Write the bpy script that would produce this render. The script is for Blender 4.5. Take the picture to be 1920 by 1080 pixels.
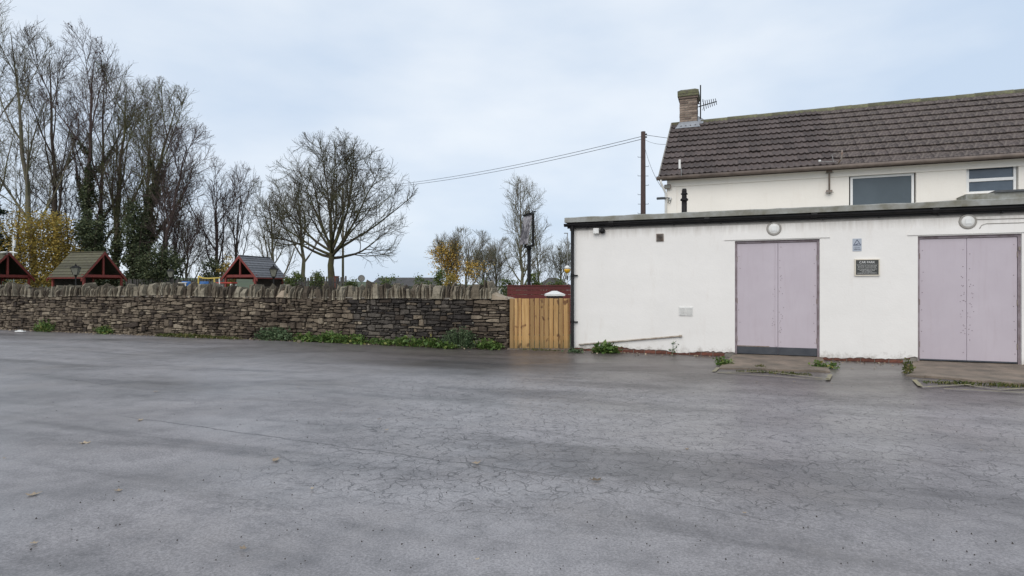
import bpy, math, random
import numpy as np
from mathutils import Vector, Matrix

for o in list(bpy.data.objects):
    bpy.data.objects.remove(o)
SC = bpy.context.scene
COL = SC.collection
RAD = math.radians

# ------------------------------------------------------------------ camera
F = 1100.0          # focal length in photo pixels (1920 wide)
EYE = 1.35
cam = bpy.data.cameras.new('camera')
cam.sensor_width = 36.0
cam.lens = 36.0 * F / 1920.0
cam.clip_start = 0.05
cam.clip_end = 2000
camo = bpy.data.objects.new('camera', cam)
camo.location = (0, 0, EYE)
camo.rotation_euler = (RAD(90), 0, 0)
COL.objects.link(camo)
SC.camera = camo

# ------------------------------------------------------------------ world, sun, exposure
SUN_EL, SUN_AZ = 40, 200         # azimuth the light comes from, measured from +Y clockwise
w = bpy.data.worlds.new('World')
SC.world = w
w.use_nodes = True
nt = w.node_tree
nt.nodes.clear()
N = nt.nodes.new
out = N('ShaderNodeOutputWorld')
sky = N('ShaderNodeTexSky')
sky.sky_type = 'NISHITA'
sky.sun_disc = False
sky.sun_elevation = RAD(SUN_EL)
sky.sun_rotation = RAD(SUN_AZ)
bg1 = N('ShaderNodeBackground')
bg1.inputs['Strength'].default_value = 0.10
nt.links.new(sky.outputs[0], bg1.inputs['Color'])
tc = N('ShaderNodeTexCoord')
mp = N('ShaderNodeMapping')
mp.inputs['Scale'].default_value = (1.0, 1.0, 2.6)
nt.links.new(tc.outputs['Generated'], mp.inputs['Vector'])
nz = N('ShaderNodeTexNoise')
nz.inputs['Scale'].default_value = 2.3
nz.inputs['Detail'].default_value = 6
nz.inputs['Roughness'].default_value = 0.48
nt.links.new(mp.outputs[0], nz.inputs['Vector'])
cr = N('ShaderNodeValToRGB')
cr.color_ramp.elements[0].position = 0.33
cr.color_ramp.elements[0].color = (0.57, 0.68, 0.83, 1)
cr.color_ramp.elements[1].position = 0.68
cr.color_ramp.elements[1].color = (0.82, 0.875, 0.94, 1)
nt.links.new(nz.outputs['Fac'], cr.inputs['Fac'])
bg2 = N('ShaderNodeBackground')
bg2.inputs['Strength'].default_value = 1.0
nt.links.new(cr.outputs[0], bg2.inputs['Color'])
mx = N('ShaderNodeMixShader')
mx.inputs[0].default_value = 0.90
nt.links.new(bg1.outputs[0], mx.inputs[1])
nt.links.new(bg2.outputs[0], mx.inputs[2])
nt.links.new(mx.outputs[0], out.inputs['Surface'])

sl = bpy.data.lights.new('sun', 'SUN')
sl.energy = 1.5
sl.angle = RAD(50)
sl.color = (1.0, 0.94, 0.86)
so = bpy.data.objects.new('sun', sl)
COL.objects.link(so)
_d = Vector((math.sin(RAD(SUN_AZ)) * math.cos(RAD(SUN_EL)), math.cos(RAD(SUN_AZ)) * math.cos(RAD(SUN_EL)), math.sin(RAD(SUN_EL))))
so.rotation_euler = _d.to_track_quat('Z', 'Y').to_euler()
so.location = (0, -10, 30)

SC.view_settings.view_transform = 'Standard'
SC.view_settings.look = 'None'
SC.view_settings.gamma = 1
SC.view_settings.exposure = 0.15
SC.render.engine = 'CYCLES'

# ------------------------------------------------------------------ frames: the building front and the stone wall run parallel
ANG = -math.atan2(0.3536, 0.935)
UX, UY = math.cos(ANG), math.sin(ANG)
NX, NY = -UY, UX

def on_plane(x, y, O, d=0.0):
    """(along, height) of the point seen at photo pixel x, y on a front parallel to the building, d behind origin O"""
    rx, rz = (x - 960) / F, (540 - y) / F
    t = ((O[0] * NX + O[1] * NY) + d) / (rx * NX + NY)
    X, Y = rx * t, t
    return ((X - O[0]) * UX + (Y - O[1]) * UY, EYE + rz * t)

def on_ground(x, y, z=0.0):
    t = (EYE - z) * F / (y - 540)
    return ((x - 960) / F * t, t, z)

def at(x, Y):
    return (x - 960) / F * Y

def zat(y, Y):
    return EYE + (540 - y) / F * Y

def to_local(P, O):
    dx, dy = P[0] - O[0], P[1] - O[1]
    return (dx * UX + dy * UY, dx * NX + dy * NY)

# ------------------------------------------------------------------ materials
def nodes_of(name):
    m = bpy.data.materials.new(name)
    m.use_nodes = True
    t = m.node_tree
    b = t.nodes['Principled BSDF']
    return m, t, b

def rnd_value(t):
    """random number per object and per loose piece"""
    oi = t.nodes.new('ShaderNodeObjectInfo')
    ge = t.nodes.new('ShaderNodeNewGeometry')
    ad = t.nodes.new('ShaderNodeMath'); ad.operation = 'ADD'
    t.links.new(oi.outputs['Random'], ad.inputs[0])
    t.links.new(ge.outputs['Random Per Island'], ad.inputs[1])
    fr = t.nodes.new('ShaderNodeMath'); fr.operation = 'FRACT'
    t.links.new(ad.outputs[0], fr.inputs[0])
    return fr.outputs[0]

def ramp(t, fac, stops):
    r = t.nodes.new('ShaderNodeValToRGB')
    e = r.color_ramp.elements
    while len(e) < len(stops):
        e.new(0.5)
    for el, (p, c) in zip(e, stops):
        el.position = p
        el.color = (c[0], c[1], c[2], 1)
    t.links.new(fac, r.inputs['Fac'])
    return r.outputs['Color']

def noise(t, scale, detail=4, rough=0.55, coord='Object', stretch=None, dist=0.0, rot=None):
    tcn = t.nodes.new('ShaderNodeTexCoord')
    v = tcn.outputs[coord]
    if rot is not None:
        vr = t.nodes.new('ShaderNodeVectorRotate')
        vr.rotation_type = 'Z_AXIS'
        vr.inputs['Angle'].default_value = rot
        t.links.new(v, vr.inputs['Vector'])
        v = vr.outputs[0]
    if stretch:
        mpn = t.nodes.new('ShaderNodeMapping')
        mpn.inputs['Scale'].default_value = stretch
        t.links.new(v, mpn.inputs['Vector'])
        v = mpn.outputs[0]
    n = t.nodes.new('ShaderNodeTexNoise')
    n.inputs['Scale'].default_value = scale
    n.inputs['Detail'].default_value = detail
    n.inputs['Roughness'].default_value = rough
    n.inputs['Distortion'].default_value = dist
    t.links.new(v, n.inputs['Vector'])
    return n.outputs['Fac']

def mixc(t, fac, a, b, mode='MIX'):
    m = t.nodes.new('ShaderNodeMix')
    m.data_type = 'RGBA'
    m.blend_type = mode
    for s, v in ((0, fac), (6, a), (7, b)):
        if hasattr(v, 'default_value'):
            t.links.new(v, m.inputs[s])
        elif s == 0:
            m.inputs[0].default_value = v
        else:
            m.inputs[s].default_value = (v[0], v[1], v[2], 1)
    return m.outputs[2]

def math_(t, op, a, b=None):
    m = t.nodes.new('ShaderNodeMath'); m.operation = op
    for i, v in enumerate((a, b)):
        if v is None:
            continue
        if hasattr(v, 'default_value'):
            t.links.new(v, m.inputs[i])
        else:
            m.inputs[i].default_value = v
    return m.outputs[0]

def add_bump(t, b, h, strength=0.4, dist=0.01):
    n = t.nodes.new('ShaderNodeBump')
    n.inputs['Strength'].default_value = strength
    n.inputs['Distance'].default_value = dist
    t.links.new(h, n.inputs['Height'])
    t.links.new(n.outputs[0], b.inputs['Normal'])

def pmat(name, c1, c2=None, scale=6, rough=0.7, bump=0.0, bscale=None, vary=None, stretch=None, metal=0.0, spec=0.5, bdist=0.01):
    m, t, b = nodes_of(name)
    b.inputs['Roughness'].default_value = rough
    b.inputs['Metallic'].default_value = metal
    b.inputs['Specular IOR Level'].default_value = spec
    c2 = c2 or tuple(v * 0.8 for v in c1)
    nf = noise(t, scale, 6, 0.6, stretch=stretch)
    c = ramp(t, nf, [(0.33, c1), (0.67, c2)])
    if vary:
        r = rnd_value(t)
        c = mixc(t, 1.0, c, ramp(t, r, vary), 'MULTIPLY')
    t.links.new(c, b.inputs['Base Color'])
    if bump:
        add_bump(t, b, noise(t, bscale or scale * 3, 6, 0.65, stretch=stretch), bump, bdist)
    return m

M = {}
g = lambda v: (v, v, v)
M['white_paint'] = pmat('white_paint', (.80, .80, .78), (.72, .72, .70), 9, .5)
M['white_plastic'] = pmat('white_plastic', (.78, .77, .74), (.68, .67, .64), 14, .4)
M['black_plastic'] = pmat('black_plastic', (.008, .008, .009), (.018, .017, .017), 7, .5, .2, spec=.2)
M['black_iron'] = pmat('black_iron', (.009, .009, .009), (.02, .019, .018), 12, .6, spec=.15)
M['dark_grey'] = pmat('dark_grey', (.05, .055, .06), (.08, .085, .09), 8, .5)
M['steel'] = pmat('steel', (.35, .35, .34), (.22, .21, .2), 14, .45, metal=.6)
M['rust_steel'] = pmat('rust_steel', (.28, .25, .22), (.16, .10, .07), 10, .6, .3)
M['red_paint'] = pmat('red_paint', (.23, .040, .030), (.16, .028, .022), 5, .6, .2, vary=[(0, g(.85)), (1, g(1.1))])
M['darkred_board'] = pmat('darkred_board', (.13, .020, .018), (.085, .014, .013), 4, .6, .3, vary=[(0, g(.8)), (1, g(1.15))])
M['dark_board'] = pmat('dark_board', (.045, .034, .028), (.03, .022, .018), 5, .8, .3, vary=[(0, g(.7)), (1, g(1.3))])
M['grey_picket'] = pmat('grey_picket', (.085, .080, .078), (.05, .045, .044), 6, .85, .3, vary=[(0, g(.65)), (1, g(1.3))], stretch=(6, 6, 1))
M['glass'] = pmat('lantern_glass', (.24, .235, .2), (.17, .165, .14), 8, .15)
M['concrete'] = pmat('concrete', (.25, .195, .15), (.12, .10, .078), 2.6, .85, .8, 22)
M['brick'] = pmat('brick', (.22, .075, .045), (.13, .05, .036), 14, .85, .5, 40, vary=[(0, g(.7)), (1, g(1.2))])
M['chimney_brick'] = pmat('chimney_brick', (.30, .245, .205), (.19, .15, .125), 11, .9, .5, 40, vary=[(0, (.55, .5, .5)), (.5, (.9, .85, .8)), (1, (1.4, 1.35, 1.3))])
M['mortar'] = pmat('mortar', (.27, .25, .22), (.17, .155, .135), 12, .95, .6, 50)
M['sand_mortar'] = pmat('sand_mortar', (.40, .33, .25), (.29, .235, .17), 9, .95, .6, 40)
M['lead'] = pmat('lead', (.33, .345, .37), (.23, .24, .26), 7, .5, .3)
M['felt'] = pmat('felt_edge', (.34, .345, .33), (.17, .16, .12), 3.5, .85, .5, 60)
M['moss_ridge'] = pmat('moss_ridge', (.17, .175, .085), (.105, .09, .075), 16, .95, 1.0, 30, vary=[(0, g(.75)), (1, g(1.2))])
M['timber_pole'] = pmat('timber_pole', (.075, .045, .038), (.04, .026, .024), 5, .85, .4, stretch=(8, 8, 1))
M['cable'] = pmat('cable', (.03, .03, .033), (.02, .02, .02), 5, .6)
M['pane'] = pmat('window_pane', (.10, .125, .145), (.075, .095, .11), .8, .22, spec=.35)
M['pane2'] = pmat('window_pane_clear', (.10, .13, .165), (.055, .075, .10), 1.3, .08, spec=.6)
M['upvc'] = pmat('upvc', (.82, .82, .81), (.76, .76, .75), 8, .35)
M['sign_black'] = pmat('sign_black', (.040, .041, .038), (.05, .05, .047), 10, .4)
M['sign_cream'] = pmat('sign_cream', (.72, .66, .56), (.62, .56, .46), 10, .5)
M['sign_text'] = pmat('sign_text', (.62, .62, .60), (.58, .58, .56), 10, .5)
M['cctv_grey'] = pmat('cctv_sign_face', (.42, .46, .52), (.36, .39, .44), 12, .4)
M['cctv_blue'] = pmat('cctv_sign_ink', (.03, .04, .09), (.03, .035, .075), 12, .4)
M['yellow_line'] = pmat('worn_yellow_line', (.33, .285, .15), (.20, .185, .16), 16, .75, .3, 60)
M['yellow'] = pmat('yellow_paint', (.62, .46, .10), (.52, .38, .08), 8, .5)
M['blue'] = pmat('blue_paint', (.04, .16, .42), (.03, .12, .34), 8, .45)
M['bright_red'] = pmat('bright_red_paint', (.50, .06, .04), (.40, .05, .035), 8, .45)
M['amber'] = pmat('amber_globe', (.75, .42, .03), (.68, .36, .03), 8, .25)
M['far_wall'] = pmat('far_wall', (.42, .40, .37), (.34, .32, .3), 1, .9)
M['far_roof'] = pmat('far_roof', (.075, .07, .068), (.05, .047, .045), 1.2, .85)
M['hill'] = pmat('far_field', (.06, .085, .035), (.045, .06, .03), .03, 1)
M['grass'] = pmat('grass_ground', (.05, .075, .022), (.075, .07, .035), .8, .95, .6, 8, bdist=.05)
M['leaf_dead'] = pmat('dead_leaf', (.34, .275, .20), (.22, .165, .115), 30, .7, vary=[(0, (.4, .38, .36)), (.5, (1, .98, .95)), (1, (1.7, 1.75, 1.7))])
M['lamp_rim'] = pmat('lamp_rim', (.36, .34, .31), (.27, .25, .22), 14, .5)
M['gutter_brown'] = pmat('gutter_brown', (.17, .13, .105), (.10, .075, .06), 5, .6, .2)
M['pipe_paint'] = pmat('pipe_paint', (.52, .47, .40), (.26, .20, .15), 9, .7, .3)
M['sign_art'] = None

def bark(name, c1, c2, moss=None, mossz=5.0):
    m, t, b = nodes_of(name)
    b.inputs['Roughness'].default_value = .9
    b.inputs['Specular IOR Level'].default_value = .2
    c = ramp(t, noise(t, 2.5, 6, .65, stretch=(3, 3, .8)), [(.35, c1), (.65, c2)])
    if moss:
        f = noise(t, 1.1, 5, .6)
        c = mixc(t, ramp(t, f, [(.42, g(0)), (.6, g(1))]), c, moss)
    t.links.new(c, b.inputs['Base Color'])
    add_bump(t, b, noise(t, 9, 6, .7, stretch=(3, 3, .7)), .6, .03)
    return m
M['bark_brown'] = bark('bark_brown', (.118, .092, .076), (.070, .054, .045))
M['bark_purple'] = bark('bark_purple', (.118, .086, .077), (.070, .050, .047))
M['bark_green'] = bark('bark_green', (.125, .104, .072), (.076, .062, .045), (.115, .115, .052))
M['bark_mossy'] = bark('bark_mossy', (.085, .069, .054), (.048, .039, .032), (.085, .082, .038))
M['bark_pale'] = bark('bark_pale', (.21, .18, .14), (.13, .11, .086), (.16, .155, .09))

def leafmat(name, stops, trans=.25):
    m, t, b = nodes_of(name)
    b.inputs['Roughness'].default_value = .55
    b.inputs['Specular IOR Level'].default_value = .3
    c = ramp(t, rnd_value(t), stops)
    c = mixc(t, 1.0, c, ramp(t, noise(t, .9, 3), [(.35, g(.65)), (.65, g(1.15))]), 'MULTIPLY')
    t.links.new(c, b.inputs['Base Color'])
    tr = t.nodes.new('ShaderNodeBsdfTranslucent')
    t.links.new(c, tr.inputs['Color'])
    ms = t.nodes.new('ShaderNodeMixShader')
    ms.inputs[0].default_value = trans
    t.links.new(b.outputs[0], ms.inputs[1])
    t.links.new(tr.outputs[0], ms.inputs[2])
    t.links.new(ms.outputs[0], t.nodes['Material Output'].inputs['Surface'])
    return m
M['ivy'] = leafmat('ivy_leaf', [(0, (.04, .056, .028)), (.5, (.085, .108, .055)), (1, (.18, .195, .10))])
M['autumn'] = leafmat('autumn_leaf', [(0, (.18, .15, .045)), (.45, (.40, .29, .07)), (.8, (.54, .38, .09)), (1, (.24, .24, .07))], .35)
M['orange'] = leafmat('yellow_leaf', [(0, (.72, .42, .07)), (.5, (.86, .58, .14)), (1, (.85, .66, .24))], .4)
M['weed'] = leafmat('weed_leaf', [(0, (.055, .105, .025)), (.5, (.12, .20, .05)), (.9, (.21, .30, .085)), (1, (.36, .30, .09))], .3)
M['weed_grey'] = leafmat('grey_weed_leaf', [(0, (.05, .09, .04)), (.5, (.11, .165, .08)), (1, (.20, .26, .14))], .25)
M['grassblade'] = leafmat('grass_blade', [(0, (.06, .085, .022)), (.5, (.11, .14, .035)), (1, (.24, .20, .08))], .3)
M['shrub'] = leafmat('shrub_leaf', [(0, (.05, .085, .025)), (.5, (.11, .155, .045)), (1, (.24, .27, .08))], .3)
M['conifer'] = leafmat('conifer_leaf', [(0, (.010, .028, .018)), (1, (.03, .06, .035))], .15)
M['twig_dead'] = leafmat('dark_leaf', [(0, (.03, .016, .014)), (1, (.06, .03, .022))], .1)

# --- painted render
def render_mat(name, base, stain, dirt_top, drip_shade=1.0):
    m, t, b = nodes_of(name)
    b.inputs['Roughness'].default_value = .8
    b.inputs['Specular IOR Level'].default_value = .25
    c = ramp(t, noise(t, .9, 5, .6), [(.35, base), (.75, tuple(v * .93 for v in base))])
    st = ramp(t, noise(t, 2.2, 6, .68, stretch=(2.2, 1, .45)), [(.56, g(0)), (.82, g(.38))])
    c = mixc(t, st, c, stain)
    # splash dirt and chipped paint low on the wall
    tcn = t.nodes.new('ShaderNodeTexCoord')
    sp = t.nodes.new('ShaderNodeSeparateXYZ')
    t.links.new(tcn.outputs['Object'], sp.inputs[0])
    mr = t.nodes.new('ShaderNodeMapRange')
    mr.inputs['From Min'].default_value = 0.05
    mr.inputs['From Max'].default_value = dirt_top
    mr.inputs['To Min'].default_value = 1
    mr.inputs['To Max'].default_value = 0
    t.links.new(sp.outputs['Z'], mr.inputs['Value'])
    ch = math_(t, 'MULTIPLY', mr.outputs[0], noise(t, 7, 6, .7))
    c = mixc(t, ramp(t, ch, [(.38, g(0)), (.56, g(.7))]), c, (.36, .32, .28))
    sm = ramp(t, noise(t, 11, 3, .5), [(.70, g(0)), (.76, g(.5))])
    c = mixc(t, math_(t, 'MULTIPLY', sm, mr.outputs[0]), c, (.2, .17, .15))
    # trowelled patches, touched-up paint and a few hairline cracks
    pt = ramp(t, noise(t, 1.5, 2, .4, dist=1.0), [(.56, g(0)), (.58, g(.30))])
    c = mixc(t, pt, c, tuple(v * .96 for v in base))
    m3 = t.nodes.new('ShaderNodeMapRange')  # grey dirt streaks under the gutter, doubling as eaves shade painted into the colour
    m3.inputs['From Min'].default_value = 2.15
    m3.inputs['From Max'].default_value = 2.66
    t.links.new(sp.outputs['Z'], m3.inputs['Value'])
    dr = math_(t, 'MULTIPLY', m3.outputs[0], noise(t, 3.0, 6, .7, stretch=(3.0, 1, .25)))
    c = mixc(t, ramp(t, dr, [(.25, g(0)), (.62, g(.75 * drip_shade))]), c, tuple(v * .72 for v in stain))
    t.links.new(c, b.inputs['Base Color'])
    h = math_(t, 'ADD', math_(t, 'MULTIPLY', noise(t, 1.6, 4), 1.5), math_(t, 'MULTIPLY', noise(t, 30, 5), .25))
    add_bump(t, b, h, .45, .02)
    return m
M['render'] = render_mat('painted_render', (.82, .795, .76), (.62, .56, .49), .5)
M['house_render'] = render_mat('house_render', (.86, .815, .745), (.70, .63, .54), .3, 0.0)

# --- lilac door boards
def door_mat():
    m, t, b = nodes_of('lilac_paint')
    b.inputs['Roughness'].default_value = .55
    c = ramp(t, noise(t, 1.3, 5, .6), [(.3, (.515, .46, .50)), (.7, (.465, .41, .45))])
    st = ramp(t, noise(t, 3.0, 6, .7, stretch=(5, 1, .5)), [(.52, g(0)), (.80, g(.38))])
    c = mixc(t, st, c, (.40, .33, .355))
    sp = ramp(t, noise(t, 16, 3, .5), [(.72, g(0)), (.78, g(.45))])
    c = mixc(t, sp, c, (.27, .20, .20))
    t.links.new(c, b.inputs['Base Color'])
    add_bump(t, b, noise(t, 4, 5, .6), .25, .01)
    return m
M['lilac'] = door_mat()
M['frame_lilac'] = pmat('door_frame_paint', (.30, .255, .28), (.17, .13, .135), 8, .65, .4)
M['bitumen'] = pmat('bitumen', (.035, .04, .05), (.06, .065, .075), 6, .45, .3)

# --- stones
def stone_mat(name, stops, lichen=.5):
    m, t, b = nodes_of(name)
    b.inputs['Roughness'].default_value = .85
    b.inputs['Specular IOR Level'].default_value = .3
    c = ramp(t, rnd_value(t), stops)
    c = mixc(t, 1.0, c, ramp(t, noise(t, 16, 6, .7), [(.3, g(.55)), (.7, g(1.35))]), 'MULTIPLY')
    # damp dark patches wander over many stones
    c = mixc(t, 1.0, c, ramp(t, noise(t, .75, 4, .6, stretch=(1, 1, 1.6)), [(.36, (.48, .45, .45)), (.58, g(1.08))]), 'MULTIPLY')
    li = ramp(t, noise(t, 13, 5, .62), [(.64, g(0)), (.72, g(lichen))])
    c = mixc(t, li, c, (.36, .35, .29))
    t.links.new(c, b.inputs['Base Color'])
    add_bump(t, b, noise(t, 28, 6, .7, stretch=(1, 1, 2.2)), .8, .02)
    return m
M['stone'] = stone_mat('wall_stone', [(0, (.050, .038, .030)), (.3, (.125, .098, .072)), (.7, (.195, .156, .113)), (1, (.30, .25, .185))], .6)
M['stone_wet'] = stone_mat('soot_stone', [(0, (.034, .029, .027)), (.6, (.075, .065, .056)), (1, (.13, .112, .092))], 1.0)
M['coping'] = stone_mat('coping_stone_rock', [(0, (.075, .058, .042)), (.45, (.19, .16, .115)), (1, (.36, .325, .245))], .9)
M['wall_core'] = pmat('wall_core_earth', (.050, .041, .034), (.034, .028, .023), 8, .95, .6, 30)

# --- roof tiles
def tile_mat(name, c1, c2, mottle):
    m, t, b = nodes_of(name)
    b.inputs['Roughness'].default_value = .85
    c = ramp(t, noise(t, 5, 6, .6), [(.35, c1), (.65, c2)])
    c = mixc(t, 1.0, c, ramp(t, rnd_value(t), [(0, g(.75)), (1, g(1.25))]), 'MULTIPLY')
    if mottle:
        sp = ramp(t, noise(t, 17, 4, .6), [(.44, g(0)), (.62, g(.8))])
        c = mixc(t, sp, c, (.19, .155, .13))
        sp2 = ramp(t, noise(t, 3.0, 5, .6), [(.62, g(0)), (.8, g(.5))])
        c = mixc(t, sp2, c, (.14, .13, .075))
    else:
        sp = ramp(t, noise(t, 14, 4, .6, stretch=(2.5, 1, 1)), [(.52, g(0)), (.72, g(.45))])
        c = mixc(t, sp, c, (.20, .17, .15))
    t.links.new(c, b.inputs['Base Color'])
    add_bump(t, b, noise(t, 18 if mottle else 30, 5, .6), .9 if mottle else .4, .03 if mottle else .008)
    return m
M['tile'] = tile_mat('brown_tile', (.098, .073, .066), (.063, .048, .045), False)
M['tile_old'] = tile_mat('mottled_tile', (.075, .054, .049), (.052, .039, .037), True)
M['pav_roof'] = pmat('pavilion_board', (.105, .10, .058), (.07, .062, .043), 6, .85, .4, vary=[(0, g(.75)), (1, g(1.2))])
M['pav_roof_grey'] = pmat('pavilion_board_grey', (.17, .175, .19), (.11, .112, .12), 6, .6, .4, vary=[(0, g(.8)), (1, g(1.2))])

# --- new pine
def pine():
    m, t, b = nodes_of('new_pine')
    b.inputs['Roughness'].default_value = .65
    c = ramp(t, noise(t, 2.2, 5, .6, stretch=(9, 9, .6), dist=.6), [(.3, (.54, .335, .135)), (.7, (.34, .185, .06))])
    kn = ramp(t, noise(t, 6.5, 2, .4, stretch=(1.2, 1.2, .8)), [(.63, g(0)), (.70, g(.9))])
    c = mixc(t, kn, c, (.14, .06, .02))
    c = mixc(t, 1.0, c, ramp(t, rnd_value(t), [(0, g(.62)), (1, g(1.15))]), 'MULTIPLY')
    tcn = t.nodes.new('ShaderNodeTexCoord')
    sp = t.nodes.new('ShaderNodeSeparateXYZ')
    t.links.new(tcn.outputs['Object'], sp.inputs[0])
    mr = t.nodes.new('ShaderNodeMapRange')
    mr.inputs['From Min'].default_value = 0.02
    mr.inputs['From Max'].default_value = .25
    mr.inputs['To Min'].default_value = .9
    mr.inputs['To Max'].default_value = 0
    t.links.new(sp.outputs['Z'], mr.inputs['Value'])
    c = mixc(t, math_(t, 'MULTIPLY', mr.outputs[0], noise(t, 5, 4)), c, (.10, .085, .03))
    t.links.new(c, b.inputs['Base Color'])
    add_bump(t, b, noise(t, 3, 5, .6, stretch=(14, 14, .6)), .3, .006)
    return m
M['pine'] = pine()

# --- wet asphalt
EXTX, EXTY = 1.27, 12.69
def asphalt():
    m, t, b = nodes_of('wet_asphalt')
    L = t.links
    c = ramp(t, noise(t, 70, 4, .85), [(.28, (.100, .092, .093)), (.50, (.245, .229, .231)), (.74, (.43, .403, .405))])
    big = noise(t, .42, 5, .6, stretch=(.55, 1.3, 1), dist=.5)
    c = mixc(t, 1.0, c, ramp(t, big, [(.33, g(.62)), (.48, g(.92)), (.66, g(1.10))]), 'MULTIPLY')
    st = noise(t, .55, 6, .65, stretch=(.35, 2.2, 1), rot=-ANG, dist=.4)
    c = mixc(t, 1.0, c, ramp(t, st, [(.36, g(.60)), (.50, g(.98)), (.66, g(1.10))]), 'MULTIPLY')
    c = mixc(t, 1.0, c, ramp(t, noise(t, 3.2, 5, .7), [(.34, g(.74)), (.56, g(1.05))]), 'MULTIPLY')
    # brownish silt near the buildings
    c = mixc(t, ramp(t, noise(t, .8, 5, .65), [(.5, g(0)), (.72, g(.35))]), c, (.19, .165, .145))
    tcn = t.nodes.new('ShaderNodeTexCoord')
    # crazing: distorted cell edges, only where the surface has broken up
    dn = t.nodes.new('ShaderNodeTexNoise')
    dn.inputs['Scale'].default_value = 3.2
    dn.inputs['Detail'].default_value = 4
    L.new(tcn.outputs['Object'], dn.inputs['Vector'])
    vm = t.nodes.new('ShaderNodeVectorMath'); vm.operation = 'MULTIPLY_ADD'
    L.new(dn.outputs['Color'], vm.inputs[0])
    vm.inputs[1].default_value = (.38, .38, 0)
    L.new(tcn.outputs['Object'], vm.inputs[2])
    def cells(scale, width):
        vo = t.nodes.new('ShaderNodeTexVoronoi')
        vo.feature = 'DISTANCE_TO_EDGE'
        vo.voronoi_dimensions = '2D'
        vo.inputs['Scale'].default_value = scale
        L.new(vm.outputs[0], vo.inputs['Vector'])
        return ramp(t, vo.outputs['Distance'], [(0, g(1)), (width, g(0))])
    sp = t.nodes.new('ShaderNodeSeparateXYZ')
    L.new(tcn.outputs['Object'], sp.inputs[0])
    def band(sock, a, bb, c_, d):
        m1 = t.nodes.new('ShaderNodeMapRange'); m1.interpolation_type = 'SMOOTHSTEP'
        m1.inputs['From Min'].default_value = a; m1.inputs['From Max'].default_value = bb
        L.new(sock, m1.inputs['Value'])
        m2 = t.nodes.new('ShaderNodeMapRange'); m2.interpolation_type = 'SMOOTHSTEP'
        m2.inputs['From Min'].default_value = c_; m2.inputs['From Max'].default_value = d
        m2.inputs['To Min'].default_value = 1; m2.inputs['To Max'].default_value = 0
        L.new(sock, m2.inputs['Value'])
        return math_(t, 'MULTIPLY', m1.outputs[0], m2.outputs[0])
    area = math_(t, 'MULTIPLY', band(sp.outputs['X'], -4.0, .5, 40, 50), band(sp.outputs['Y'], 2.6, 4.6, 8.4, 10.5))
    area = math_(t, 'ADD', math_(t, 'MULTIPLY', area, .75), .10)
    msk = ramp(t, math_(t, 'MULTIPLY', area, noise(t, 1.3, 5, .7, stretch=(.5, 1.8, 1), rot=-ANG)), [(.10, g(0)), (.30, g(1))])
    part = ramp(t, noise(t, 8, 3, .6), [(.38, g(0)), (.54, g(1))])
    ck = math_(t, 'MULTIPLY', math_(t, 'MULTIPLY', math_(t, 'MAXIMUM', cells(4.4, .030), cells(9.5, .055)), msk), part)
    # long joints between old strips
    def joint(x0, y0, x1, y1, wdt, amp):
        dx, dy = x1 - x0, y1 - y0
        ln = math.hypot(dx, dy)
        a = math_(t, 'MULTIPLY', math_(t, 'SUBTRACT', sp.outputs['X'], x0), -dy / ln)
        bq = math_(t, 'MULTIPLY', math_(t, 'SUBTRACT', sp.outputs['Y'], y0), dx / ln)
        dd = math_(t, 'ADD', a, bq)
        dd = math_(t, 'ADD', dd, math_(t, 'MULTIPLY', math_(t, 'SUBTRACT', noise(t, 2.6, 7, .72), .5), amp))
        al = math_(t, 'ADD', math_(t, 'MULTIPLY', math_(t, 'SUBTRACT', sp.outputs['X'], x0), dx / ln), math_(t, 'MULTIPLY', math_(t, 'SUBTRACT', sp.outputs['Y'], y0), dy / ln))
        return math_(t, 'MULTIPLY', ramp(t, math_(t, 'ABSOLUTE', dd), [(0, g(1)), (wdt, g(0))]), band(al, -.3, .4, ln - .5, ln + .8))
    P = [on_ground(240, 782), on_ground(1010, 886)]
    j1 = joint(P[0][0], P[0][1], P[1][0], P[1][1], .013, .16)
    P = [on_ground(900, 868), on_ground(1500, 985)]
    j2 = math_(t, 'MULTIPLY', joint(P[0][0], P[0][1], P[1][0], P[1][1], .009, .12), .6)
    P = [on_ground(560, 680), on_ground(1150, 728)]
    j3 = math_(t, 'MULTIPLY', joint(P[0][0], P[0][1], P[1][0], P[1][1], .02, .10), .5)
    P = [on_ground(760, 810), on_ground(1400, 870)]
    j4 = math_(t, 'MULTIPLY', joint(P[0][0], P[0][1], P[1][0], P[1][1], .010, .22), .6)
    allc = math_(t, 'MAXIMUM', math_(t, 'MAXIMUM', ck, j1), math_(t, 'MAXIMUM', math_(t, 'MAXIMUM', j2, j3), j4))
    # relaid darker, siltier strip along the building front with a wandering edge
    dl = math_(t, 'ADD', math_(t, 'MULTIPLY', math_(t, 'SUBTRACT', sp.outputs['X'], EXTX), NX), math_(t, 'MULTIPLY', math_(t, 'SUBTRACT', sp.outputs['Y'], EXTY), NY))
    dl = math_(t, 'ADD', dl, math_(t, 'MULTIPLY', math_(t, 'SUBTRACT', noise(t, .6, 6, .65, stretch=(.5, 1.4, 1), rot=-ANG), .5), 3.4))
    m5 = t.nodes.new('ShaderNodeMapRange'); m5.interpolation_type = 'SMOOTHSTEP'
    m5.inputs['From Min'].default_value = -5.0; m5.inputs['From Max'].default_value = -2.8
    L.new(dl, m5.inputs['Value'])
    m6 = t.nodes.new('ShaderNodeMapRange'); m6.interpolation_type = 'SMOOTHSTEP'
    m6.inputs['From Min'].default_value = -9.0; m6.inputs['From Max'].default_value = -1.0
    L.new(sp.outputs['X'], m6.inputs['Value'])
    c = mixc(t, math_(t, 'MULTIPLY', m5.outputs[0], m6.outputs[0]), c, mixc(t, 1.0, c, (.43, .385, .355), 'MULTIPLY'))
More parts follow.
